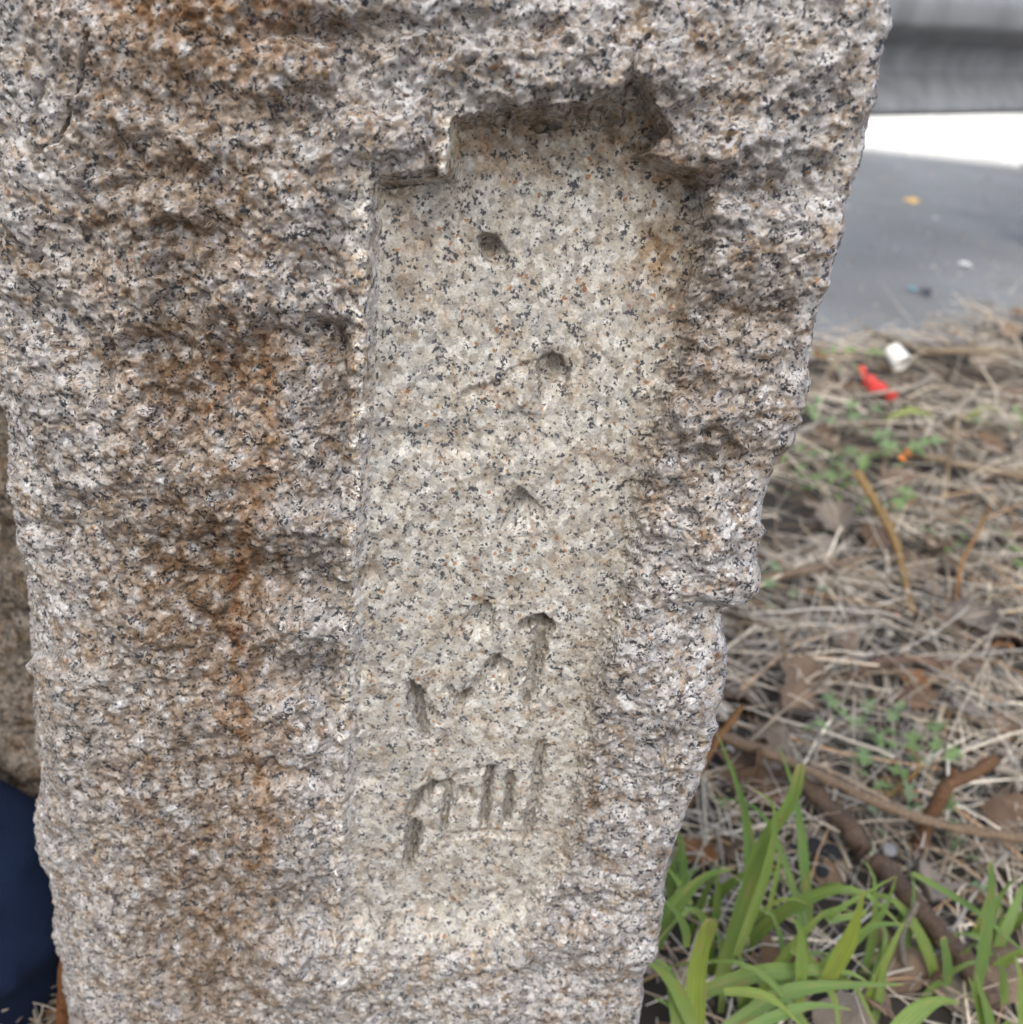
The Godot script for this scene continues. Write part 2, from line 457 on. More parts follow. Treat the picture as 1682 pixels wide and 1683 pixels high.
func carved_stone() -> void:
	var right := edge_table(RIGHT_EDGE)
	var left := edge_table(LEFT_EDGE)
	var arris := edge_table(ARRIS)
	var vs := PackedFloat32Array()
	for i in 24: vs.append(lerpf(-0.12, 0.105, i / 24.0))
	var fine_rows := 1040
	for i in fine_rows: vs.append(lerpf(0.105, 0.578, i / float(fine_rows)))
	for i in 40: vs.append(lerpf(0.578, 0.70, i / 39.0))
	var n_right := 60
	var n_front := 540
	var n_flank := 150
	var n_left := 24
	var n_back := 30
	var w := n_right + n_front + n_flank + n_left + n_back
	var rows := vs.size()
	var bands := 16
	var part_v := []
	var part_c := []
	var part_u := []
	var part_in := []
	part_in.resize(bands)
	part_v.resize(bands); part_c.resize(bands); part_u.resize(bands)
	var per := int(ceil(rows / float(bands)))
	var simplex := FastNoiseLite.TYPE_SIMPLEX_SMOOTH
	# ---- splat the chips, strokes, stains and painted shade into a picture-sized field first (1 cell = 2 photo pixels)
	var fw := 860
	var fh := 900
	var ox := -100.0
	var oy := -60.0
	var field := PackedFloat32Array()
	field.resize(fw * fh)
	var tint := PackedColorArray()
	tint.resize(fw * fh)
	tint.fill(Color(1, 1, 1))
	var wob := noise(simplex, 60.0, 3, 71)
	for s in SWELLS:
		var x0 := maxi(0, int((s[0] - 2.6 * s[2] - ox) / 2)); var x1 := mini(fw - 1, int((s[0] + 2.6 * s[2] - ox) / 2))
		var y0 := maxi(0, int((s[1] - 2.6 * s[3] - oy) / 2)); var y1 := mini(fh - 1, int((s[1] + 2.6 * s[3] - oy) / 2))
		for y in range(y0, y1 + 1):
			for x in range(x0, x1 + 1):
				var px := x * 2 + ox
				var py := y * 2 + oy
				var wv := wob.get_noise_2d(px, py)
				var dx: float = (px + wv * s[2] * 0.7 - s[0]) / s[2]
				var dy: float = (py + wv * s[3] * 0.9 - s[1]) / s[3]
				var d2 := dx * dx + dy * dy
				field[y * fw + x] += (0.35 if s[2] < 41 and s[4] < 0 and s[0] > 620 and s[0] < 950 else 1.6) * s[4] * exp(-d2 * d2 * 0.45 - d2 * 0.35)
	for s in STROKES:
		var lo := Vector2(1e9, 1e9)
		var hi := -lo
		var pts := PackedVector2Array()
		for k in range(2, s.size()):
			var p := Vector2(s[k][0], s[k][1])
			pts.append(p)
			lo = lo.min(p); hi = hi.max(p)
		var wd: float = s[0]
		var reach := wd * 1.6
		for y in range(maxi(0, int((lo.y - reach - oy) / 2)), mini(fh - 1, int((hi.y + reach - oy) / 2)) + 1):
			for x in range(maxi(0, int((lo.x - reach - ox) / 2)), mini(fw - 1, int((hi.x + reach - ox) / 2)) + 1):
				var p := Vector2(x * 2 + ox, y * 2 + oy)
				p += Vector2(wob.get_noise_2d(p.x * 4, p.y * 4), wob.get_noise_2d(p.x * 4 + 500, p.y * 4)) * wd * 0.6
				var best := 1e9
				for k in pts.size() - 1:
					best = minf(best, p.distance_to(Geometry2D.get_closest_point_to_segment(p, pts[k], pts[k + 1])))
				var q := 1.0 - smoothstep(0.25, 1.25, best / wd)
				field[y * fw + x] -= (2.7 if wd > 5.5 else 1.5) * s[1] * q
	for s in NOTCHES:
		var poly := PackedVector2Array()
		var lo := Vector2(1e9, 1e9)
		var hi := -lo
		for k in range(2, s.size()):
			var p := Vector2(s[k][0], s[k][1])
			poly.append(p)
			lo = lo.min(p); hi = hi.max(p)
		var apex := poly[0]
		for y in range(maxi(0, int((lo.y - oy) / 2)), mini(fh - 1, int((hi.y - oy) / 2)) + 1):
			for x in range(maxi(0, int((lo.x - ox) / 2)), mini(fw - 1, int((hi.x - ox) / 2)) + 1):
				var p := Vector2(x * 2 + ox, y * 2 + oy)
				p += Vector2(wob.get_noise_2d(p.x * 5, p.y * 5), wob.get_noise_2d(p.x * 5 + 500, p.y * 5)) * 5.0
				if not Geometry2D.is_point_in_polygon(p, poly): continue
				var best := 1e9
				for k in poly.size():
					best = minf(best, p.distance_to(Geometry2D.get_closest_point_to_segment(p, poly[k], poly[(k + 1) % poly.size()])))
				field[y * fw + x] -= 1.05 * s[0] * smoothstep(0.0, 4.0, best) * (1.0 - smoothstep(0.15, 1.0, p.distance_to(apex) / s[1]))
	var blotch := noise(simplex, 34.0, 4, 72)
	for s in STAINS_AND_LIGHT:
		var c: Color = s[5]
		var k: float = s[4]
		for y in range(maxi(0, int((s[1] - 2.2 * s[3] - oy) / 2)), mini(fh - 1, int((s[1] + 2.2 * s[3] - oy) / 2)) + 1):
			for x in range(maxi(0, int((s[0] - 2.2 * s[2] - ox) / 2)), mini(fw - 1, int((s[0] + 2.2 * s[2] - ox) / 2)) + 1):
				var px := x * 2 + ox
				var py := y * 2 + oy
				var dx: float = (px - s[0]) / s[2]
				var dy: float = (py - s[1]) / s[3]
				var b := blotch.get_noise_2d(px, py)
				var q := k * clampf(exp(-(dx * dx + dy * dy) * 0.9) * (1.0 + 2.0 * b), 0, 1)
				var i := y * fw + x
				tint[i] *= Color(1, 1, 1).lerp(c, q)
	var run_points := PackedVector2Array()
	for p in RUST_RUN: run_points.append(Vector2(p[0], p[1]))
	for y in range(int((520 - oy) / 2), int((1460 - oy) / 2)):
		for x in range(int((330 - ox) / 2), int((510 - ox) / 2)):
			var p := Vector2(x * 2 + ox, y * 2 + oy)
			p.x += 14.0 * wob.get_noise_2d(p.x * 1.5, p.y * 1.5)
			var best := 1e9
			for k in run_points.size() - 1:
				best = minf(best, p.distance_to(Geometry2D.get_closest_point_to_segment(p, run_points[k], run_points[k + 1])))
			var q := 1.0 * exp(-best * best / 210.0) * clampf(0.8 + 1.4 * blotch.get_noise_2d(p.x * 2, p.y * 1.2), 0, 1)
			tint[y * fw + x] *= Color(1, 1, 1).lerp(IRON, q)
	var work := func(b: int) -> void:
		var n60 := noise(simplex, 0.060, 2, 21)
		var n20 := noise(simplex, 0.021, 2, 22)
		var n8 := noise(simplex, 0.0085, 2, 23)
		var n3 := noise(simplex, 0.0042, 2, 24)
		var crystal := noise(FastNoiseLite.TYPE_CELLULAR, 0.0030, 1, 25)
		crystal.cellular_return_type = FastNoiseLite.RETURN_CELL_VALUE
		crystal.domain_warp_enabled = true
		crystal.domain_warp_amplitude = 0.0022
		crystal.domain_warp_frequency = 400.0
		var dome := noise(FastNoiseLite.TYPE_CELLULAR, 0.0042, 1, 26)
		dome.cellular_return_type = FastNoiseLite.RETURN_DISTANCE
		var hue := noise(simplex, 0.03, 3, 27)
		var v := PackedVector3Array()
		var c := PackedColorArray()
		var t := PackedVector2Array()
		var ins := PackedByteArray()
		for r in range(b * per, mini(rows, (b + 1) * per)):
			var y := vs[r]
			var u_r := pick(right, y) + 0.0012
			var u_a := pick(arris, y)
			var u_s := pick(left, y)
			var wid := (u_a - 1.072 * u_s) / 0.79
			var shrink := 1.0 - 0.25 * smoothstep(0.62, 0.70, y) * smoothstep(0.62, 0.70, y)
			for j in w:
				var p := Vector2()          # x, z on the section
				var nn := Vector2(0, 1)
				var arc := 0.0
				var front := false
				if j < n_right:               # right side, from the back to the arris
					var k := 1.0 - j / float(n_right)
					k = k * k
					p = Vector2(u_r - 0.01 * k, -0.005 - 0.2 * k)
					nn = Vector2(1, 0)
					arc = u_r + 0.005 + 0.2 * k
				elif j < n_right + n_front:
					var k := (j - n_right) / float(n_front - 1)
					var u := lerpf(u_r, u_a, k)
					var e := u_r - u
					p = Vector2(u, 0)
					if e < 0.005:
						p.y = -(0.005 - sqrt(maxf(0.0, 0.000025 - (0.005 - e) * (0.005 - e))))
						nn = Vector2(1, 0).slerp(Vector2(0, 1), sqrt(e / 0.005))
					arc = u
					front = true
				elif j < n_right + n_front + n_flank:
					var k := (j - n_right - n_front + 1) / float(n_flank)
					var ph := k * PI / 2
					p = Vector2(u_a - wid * sin(ph), -0.06 * (1 - cos(ph)))
					nn = Vector2(-0.06 * sin(ph), wid * cos(ph)).normalized()
					arc = u_a - k * (wid * 0.7 + 0.045)
					front = true
				elif j < n_right + n_front + n_flank + n_left:
					var k := (j - n_right - n_front - n_flank + 1) / float(n_left)
					p = Vector2(u_a - wid + 0.01 * k, -0.06 - 0.15 * k)
					nn = Vector2(-1, 0)
					arc = u_a - wid * 0.7 - 0.045 - 0.15 * k
				else:
					var k := (j - (w - n_back) + 0.5) / float(n_back)
					p = Vector2(lerpf(u_a - wid + 0.01, u_r - 0.01, k), -0.21)
					nn = Vector2(0, -1)
					arc = -0.5 + 0.25 * k
				var inside := 0.0
				var rim := 0.0
				var h := 0.0
				var tn := Color(1, 1, 1)
				if front:
					var pp := to_pixel(Vector3(p.x, y, FACE_Z + p.y))
					var px := pp.x
					var py := pp.y
					if py > -50 and py < 1730:
						var pl := pick(PANEL_LEFT, py)
						var pr := pick(PANEL_RIGHT, py)
						if px > pl - 40 and px < pr + 60:
							var s8a := n8.get_noise_2d(px * 0.0003 + 3.0, py * 0.0003)
							var wv := 10.0 * n8.get_noise_2d(px * 0.00025, py * 0.00025) + 5.0 * n8.get_noise_2d(px * 0.001, py * 0.001)
							var pt := pick(PANEL_TOP, px)
							var a := smoothstep(lerpf(-5.0, -9.0, smoothstep(350.0, 900.0, py)), lerpf(9.0, 13.0, smoothstep(350.0, 900.0, py)), px - pl + wv * 0.3)
							var soft := lerpf(14.0, 24.0, smoothstep(300, 700, py))
							var d := smoothstep(-soft * 0.6, soft, pr - px + wv)
							var e := smoothstep(-8.0, 9.0, py - pt + wv)
							var f := 1.0 - smoothstep(1500.0, 1600.0, py)
							inside = a * d * e * lerpf(f, 1.0, 0.25)
							var off := (px - pl + 7.0 + wv * 0.3) / 11.0
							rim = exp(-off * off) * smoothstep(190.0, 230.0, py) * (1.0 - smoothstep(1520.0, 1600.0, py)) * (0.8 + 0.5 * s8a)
							h += 0.0009 * rim
							h -= 0.001 * lerpf(17.0, 9.0, smoothstep(200.0, 900.0, py)) * a * d * e * f * lerpf(0.6, 1.0, smoothstep(0.0, 150.0, px - 600.0 + 0.03 * (py - 400.0)))
						var fx := (px - ox) / 2
						var fy := (py - oy) / 2
						if fx >= 0 and fx < fw - 1 and fy >= 0 and fy < fh - 1:
							var ix := int(fx)
							var iy := int(fy)
							var i := iy * fw + ix
							var ax := fx - ix
							var ay := fy - iy
							h += 0.001 * lerpf(lerpf(field[i], field[i + 1], ax), lerpf(field[i + fw], field[i + fw + 1], ax), ay)
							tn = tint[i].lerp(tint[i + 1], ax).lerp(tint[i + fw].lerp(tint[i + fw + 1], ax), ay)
				var rough := (1.0 - 0.85 * inside) * lerpf(1.0, 0.62, smoothstep(0.46, 0.30, y))
				var s8 := n8.get_noise_2d(arc, y)
				var s4 := n3.get_noise_2d(arc, y)
				var calm := 1.0 - 0.55 * (1.0 - smoothstep(0.002, 0.010, u_r - p.x)) * float(j < n_right + n_front)
				rough *= calm
				h += rough * (0.005 * n60.get_noise_2d(arc, y) * (1.0 - inside) + 0.0024 * n20.get_noise_2d(arc, y) + 0.0019 * (absf(s8) - 0.25) + 0.0007 * s8 + 0.0011 * (absf(s4) - 0.25) + 0.0003 * s4)
				h += (0.0004 * crystal.get_noise_2d(arc, y) - 0.0008 * dome.get_noise_2d(arc, y)) * lerpf(0.9, 0.2, inside) * calm * calm
				var q := p + nn * h
				ins.append(1 if inside > 0.5 + 0.2 * s4 else 0)
				v.append(Vector3(q.x * shrink, y + h * 0.3, FACE_Z - 0.1 + (q.y + 0.1) * shrink))
				var tone := 1.0 + 0.10 * hue.get_noise_2d(arc, y)
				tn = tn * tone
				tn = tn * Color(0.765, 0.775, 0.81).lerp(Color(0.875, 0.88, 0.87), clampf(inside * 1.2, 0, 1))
				tn = tn * Color(1, 1, 1).lerp(Color(1.50, 1.46, 1.36), clampf(rim, 0, 1))  # brightness of the lit, worn rim put into the stone colour
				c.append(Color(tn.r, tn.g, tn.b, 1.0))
				t.append(Vector2((arc + 0.17) / TEX_U, 1.0 - (y - 0.13) / TEX_V))
		part_v[b] = v
		part_c[b] = c
		part_u[b] = t
		part_in[b] = ins
	var g := WorkerThreadPool.add_group_task(work, bands)
	WorkerThreadPool.wait_for_group_task_completion(g)
	var v := PackedVector3Array()
	var c := PackedColorArray()
	var t := PackedVector2Array()
	var ins := PackedByteArray()
	for b in bands:
		ins.append_array(part_in[b])
		v.append_array(part_v[b]); c.append_array(part_c[b]); t.append_array(part_u[b])
	var idx := PackedInt32Array()
	idx.resize((rows - 1) * w * 6)
	var o := 0
	for r in rows - 1:
		for j in w:
			var a := r * w + j
			var bb := r * w + (j + 1) % w
			idx[o] = a; idx[o + 1] = a + w; idx[o + 2] = bb
			idx[o + 3] = bb; idx[o + 4] = a + w; idx[o + 5] = bb + w
			o += 6
	# crown of the stone
	var mid := Vector3.ZERO
	var last := (rows - 1) * w
	for j in w: mid += v[last + j] / w
	mid.y += 0.012
	v.append(mid); c.append(Color(1, 1, 1)); t.append(Vector2(0.5, 0.5))
	for j in w:
		idx.append_array([last + j, v.size() - 1, last + (j + 1) % w])
	var maps := granite_textures()
	var m := StandardMaterial3D.new()
	m.albedo_texture = maps[0]
	m.vertex_color_use_as_albedo = true
	m.roughness = 0.72
	m.metallic_specular = 0.45
	m.heightmap_enabled = true
	m.heightmap_texture = maps[1]
	m.heightmap_scale = 0.028
	m.uv1_triplanar = true
	m.uv1_triplanar_sharpness = 22.0
	m.uv1_scale = Vector3(1.0 / TEX_U, 1.0 / TEX_V, 1.0 / TEX_U)
	m.uv1_offset = Vector3(0.17 / TEX_U, -0.125 / TEX_V, 0.45 / TEX_U)
	M.granite = m
	var panel_m: StandardMaterial3D = m.duplicate()
	panel_m.albedo_texture = maps[2]
	# the dressed panel is a second surface of the same closed skin
	var whole := smooth_mesh(v, idx, t, c)
	var arr := whole.surface_get_arrays(0)
	var nrm: PackedVector3Array = arr[Mesh.ARRAY_NORMAL]
	var rest := PackedInt32Array()
	var cut := PackedInt32Array()
	var number := PackedInt32Array()
	number.resize(v.size())
	number.fill(-1)
	var pv := PackedVector3Array()
	var pn := PackedVector3Array()
	var pc := PackedColorArray()
	var pu := PackedVector2Array()
	ins.append(0)
	for i in range(0, idx.size(), 3):
		var a := idx[i]
		if ins[a] + ins[idx[i + 1]] + ins[idx[i + 2]] < 2:
			rest.append(a); rest.append(idx[i + 1]); rest.append(idx[i + 2])
			continue
		for k in 3:
			var q := idx[i + k]
			if number[q] < 0:
				number[q] = pv.size()
				pv.append(v[q]); pn.append(nrm[q]); pc.append(c[q]); pu.append(t[q])
			cut.append(number[q])
	arr[Mesh.ARRAY_INDEX] = rest
	var arr2 := []
	arr2.resize(Mesh.ARRAY_MAX)
	arr2[Mesh.ARRAY_VERTEX] = pv; arr2[Mesh.ARRAY_NORMAL] = pn; arr2[Mesh.ARRAY_COLOR] = pc; arr2[Mesh.ARRAY_TEX_UV] = pu; arr2[Mesh.ARRAY_INDEX] = cut
	var skin := ArrayMesh.new()
	skin.add_surface_from_arrays(Mesh.PRIMITIVE_TRIANGLES, arr)
	skin.add_surface_from_arrays(Mesh.PRIMITIVE_TRIANGLES, arr2)
	skin.surface_set_material(0, m)
	skin.surface_set_material(1, panel_m)
	var s := put(skin, "carved_stone", null)
	tag(s, "tall pale speckled granite marker with a sunk carved panel and rust streaks", "stone marker")

# ================================================================ roadside things
func sweep_bar(profile: PackedVector2Array, from: Vector3, along: Vector3, out: Vector3, length: float) -> ArrayMesh:
	# a closed profile (x = out, y = up) carried along a straight line, with flat-shaded folds softened by the profile's own points
	var st := SurfaceTool.new()
	st.begin(Mesh.PRIMITIVE_TRIANGLES)
	var n := profile.size()
	for i in n:
		var a := profile[i]
		var b := profile[(i + 1) % n]
		var before := profile[(i + n - 1) % n]
		var after := profile[(i + 2) % n]
		var na := (b - before).normalized()
		var nb := (after - a).normalized()
		var pts := []
		for q in [[a, na, 0.0], [b, nb, 0.0], [b, nb, length], [a, na, 0.0], [b, nb, length], [a, na, length]]:
			var p: Vector2 = q[0]
			var t: Vector2 = q[1]
			pts.append([from + along * q[2] + out * p.x + Vector3.UP * p.y, (out * t.y - Vector3.UP * t.x).normalized()])
		for tri in [[0, 1, 2], [3, 4, 5]]:
			var p0: Vector3 = pts[tri[0]][0]
			var p1: Vector3 = pts[tri[1]][0]
			var p2: Vector3 = pts[tri[2]][0]
			var face := (p2 - p0).cross(p1 - p0)
			var order := [0, 1, 2] if face.dot(pts[tri[0]][1]) > 0.0 else [0, 2, 1]
			for k in order:
				st.set_normal(pts[tri[k]][1])
				st.add_vertex(pts[tri[k]][0])
	return st.commit()

func tube(points: PackedVector3Array, radii: PackedFloat32Array, sides := 7, knots := 0.0, sd := 1) -> ArrayMesh:
	var v := PackedVector3Array()
	var idx := PackedInt32Array()
	var bump := noise(FastNoiseLite.TYPE_SIMPLEX_SMOOTH, 0.016, 3, sd)
	var n := points.size()
	var side := Vector3.UP.cross(points[1] - points[0])
	if side.length() < 1e-6: side = Vector3.RIGHT
	for i in n:
		var dir := (points[mini(i + 1, n - 1)] - points[maxi(i - 1, 0)]).normalized()
		side = (side - dir * side.dot(dir)).normalized()
		var other := dir.cross(side)
		for k in sides:
			var a := TAU * k / sides
			var r := radii[i] * (1.0 + knots * bump.get_noise_3d(points[i].x + cos(a) * 0.01, points[i].y + sin(a) * 0.01, points[i].z))
			v.append(points[i] + (side * cos(a) + other * sin(a)) * r)
	for i in n - 1:
		for k in sides:
			var a := i * sides + k
			var b := i * sides + (k + 1) % sides
			idx.append_array([a, a + sides, b, b, a + sides, b + sides])
	v.append(points[0]); v.append(points[n - 1])
	for k in sides:
		idx.append_array([v.size() - 2, k, (k + 1) % sides])
		idx.append_array([v.size() - 1, (n - 1) * sides + (k + 1) % sides, (n - 1) * sides + k])
	return smooth_mesh(v, idx)

func spline(points: Array, count: int) -> PackedVector3Array:
	var c := Curve3D.new()
	for i in points.size():
		var a: Vector3 = points[maxi(i - 1, 0)]
		var b: Vector3 = points[mini(i + 1, points.size() - 1)]
		var t := (b - a) / 6.0
		c.add_point(points[i], -t, t)
	var out := PackedVector3Array()
	var total := c.get_baked_length()
	for i in count: out.append(c.sample_baked(total * i / (count - 1.0), true))
	return out

func guardrail() -> void:
	var a := on_ground(1440, 186, 0.33)
	var b := on_ground(1682, 182, 0.33)
	var along := (b - a).normalized()
	var out := Vector3(along.z, 0, -along.x)
	if out.dot(EYE - a) < 0: out = -out
	var steel := StandardMaterial3D.new()
	steel.albedo_color = Color(0.29, 0.305, 0.33).linear_to_srgb()
	steel.metallic = 0.1
	steel.roughness = 0.55
	var grime := NoiseTexture2D.new()
	grime.width = 256
	grime.height = 256
	grime.noise = noise(FastNoiseLite.TYPE_SIMPLEX_SMOOTH, 40.0, 5, 51)
	var ramp := Gradient.new()
	ramp.set_color(0, Color(0.72, 0.715, 0.71))
	ramp.set_color(1, Color(1, 1, 1))
	grime.color_ramp = ramp
	steel.albedo_texture = grime
	steel.uv1_triplanar = true
	steel.uv1_scale = Vector3(3.5, 1.2, 3.5)
	var rail := base("guardrail", a - along * 4.0)
	tag(rail, "folded galvanised steel guardrail along the road beyond the verge", "guardrail")
	var front := [[-0.030, -0.010], [-0.008, -0.006], [0.0, 0.0], [-0.003, 0.010], [-0.040, 0.040], [-0.060, 0.050], [-0.062, 0.062], [-0.062, 0.078], [-0.058, 0.092], [-0.044, 0.101], [0.002, 0.124], [0.012, 0.130], [0.016, 0.140], [0.016, 0.165], [0.010, 0.180], [-0.040, 0.225], [-0.052, 0.245], [-0.054, 0.270]]
	var prof := PackedVector2Array()
	for p in front: prof.append(Vector2(p[0], p[1]))
	for i in range(front.size() - 1, -1, -1): prof.append(Vector2(front[i][0] - 0.005, front[i][1] + (0.003 if i == 0 else 0.0)))
	put(sweep_bar(prof, Vector3.ZERO, along, out, 10.0), "beam", steel, rail)
	for k in 6:
		var post := CylinderMesh.new()
		post.top_radius = 0.057
		post.bottom_radius = 0.057
		post.height = 0.75
		var p := put(post, "post", steel, rail)
		p.position = along * (0.9 + 2.0 * k) - out * 0.125 + Vector3.UP * (0.29 - 0.33)

func added_house() -> void:  # unseen building, added behind the camera to cast the shade
	var h := base("added_house", Vector3(-5.9, 0, 7.2))
	tag(h, "unseen building with four windows, added behind the camera to shade the verge", "added_house")
	var wall_m := paint(Color(0.48, 0.46, 0.43), 0.9)
	var wall := put(box(Vector3(14, 5.66, 6.0)), "wall", wall_m, h)
	wall.position = Vector3(0, 2.83, 2.0)
	var roof := put(box(Vector3(14.4, 0.18, 6.4)), "roof", paint(Color(0.22, 0.2, 0.19), 0.8), h)
	roof.position = Vector3(0, 5.76, 2.0)
	var glass := paint(Color(0.05, 0.06, 0.07), 0.08, 0.6)
	var white := paint(Color(0.6, 0.6, 0.58), 0.5)
	for k in 4:
		var f := put(box(Vector3(1.5, 1.3, 0.10)), "window", white, h)
		f.position = Vector3(-5.2 + 3.2 * k, 2.4, -1.03)
		var g := put(box(Vector3(1.32, 1.12, 0.02)), "pane", glass, f)
		g.position = Vector3(0, 0, -0.052)

# ---------------------------------------------------------------- dry litter
const STRAW_TONES := [Color(0.42, 0.37, 0.305), Color(0.52, 0.47, 0.40), Color(0.36, 0.335, 0.305), Color(0.44, 0.42, 0.40), Color(0.23, 0.185, 0.15), Color(0.33, 0.225, 0.14), Color(0.60, 0.56, 0.49), Color(0.30, 0.28, 0.265)]

func straw_mesh(sd: int) -> ArrayMesh:
	var r := RandomNumberGenerator.new()
	r.seed = sd
	var length := r.randf_range(0.05, 0.16)
	var wide := r.randf_range(0.0006, 0.0015) if sd % 5 < 2 else r.randf_range(0.0003, 0.0007)
	var pts := [Vector3(-length / 2, 0, 0)]
	var turn := 0.0
	var rise := r.randf_range(0.0, 0.35)
	var p: Vector3 = pts[0]
	for i in 7:
		turn += r.randf_range(-0.3, 0.3) * (2.2 if r.randf() < 0.10 else 0.35)
		rise += r.randf_range(-0.22, 0.13)
		p += Vector3(cos(turn), rise * 0.6, sin(turn)) * length / 7
		pts.append(p)
	var v := PackedVector3Array()
	var idx := PackedInt32Array()
	for i in pts.size():
		var dir: Vector3 = (pts[mini(i + 1, pts.size() - 1)] - pts[maxi(i - 1, 0)]).normalized()
		var side := dir.cross(Vector3.UP).normalized()
		var wd := wide * (1.0 - 0.7 * pow(i / 7.0, 3))
		for k in 4:
			v.append(pts[i] + (side * cos(TAU * k / 4) + Vector3.UP * sin(TAU * k / 4) * 0.6) * wd)
	for i in pts.size() - 1:
		for k in 4:
			var a := i * 4 + k
			var b := i * 4 + (k + 1) % 4
			idx.append_array([a, a + 4, b, b, a + 4, b + 4])
	return smooth_mesh(v, idx)

func dry_leaf_mesh(sd: int, oak := false) -> ArrayMesh:
	var r := RandomNumberGenerator.new()
	r.seed = sd
	var length := r.randf_range(0.85, 1.1)
	var wide := r.randf_range(0.28, 0.42)
	var curl := r.randf_range(-2.6, 2.6)
	var bend := r.randf_range(-1.3, 1.3)
	var twist := r.randf_range(-0.9, 0.9)
	var crease := noise(FastNoiseLite.TYPE_SIMPLEX_SMOOTH, 0.35, 3, sd)
	var nu := 14
	var nv := 6
	var v := PackedVector3Array()
	var idx := PackedInt32Array()
	for i in nu + 1:
		var t := i / float(nu)
		var half := wide * pow(sin(PI * pow(t, 0.85)), 0.75)
		if oak: half *= 0.62 + 0.45 * absf(sin(t * PI * 3.5))
		half *= 1.0 + 0.25 * crease.get_noise_2d(t, 9.0)
		for j in nv + 1:
			var s := j / float(nv) * 2 - 1
			var y := half * s
			var x := (t - 0.5) * length + (0.10 * absf(s) if oak else 0.0)
			var z := curl * y * y + 0.10 * absf(s) * half + bend * (t - 0.5) * (t - 0.5) + twist * (t - 0.5) * y + 0.13 * crease.get_noise_2d(x, y)
			v.append(Vector3(x, z, y))
	for i in nu:
		for j in nv:
			var a := i * (nv + 1) + j
			idx.append_array([a, a + nv + 1, a + 1, a + 1, a + nv + 1, a + nv + 2])
	return smooth_mesh(v, idx)

func shadow_free_random(r: RandomNumberGenerator) -> Vector3:
	# a random place on the verge, thicker near the stone
	while true:
		var x := r.randf_range(-1.3, 2.3)
		var z := r.randf_range(-3.6, 0.35)
		var e := beyond_edge(x, z)
		if e > 0.30 or (e > -0.02 and r.randf() < 0.35 + e * 2.2): continue
		var depth := (Vector3(x, 0, z) - EYE).dot(-eye_basis.z)
		if r.randf() > 0.95 / maxf(0.75, depth * depth * 0.8): continue
		return Vector3(x, soil_height(x, z), z)
	return Vector3.ZERO

func multi(parent: Node3D, called: String, mesh: Mesh, mat: Material, places: Array, colours: PackedColorArray) -> void:
	var mm := MultiMesh.new()
	mm.transform_format = MultiMesh.TRANSFORM_3D
	mm.use_colors = true
	mm.mesh = mesh
	mm.instance_count = places.size()
	for i in places.size():
		mm.set_instance_transform(i, places[i])
		mm.set_instance_color(i, colours[i])
	var o := MultiMeshInstance3D.new()
	o.multimesh = mm
	o.material_override = mat
	o.name = called
	parent.add_child(o, true)

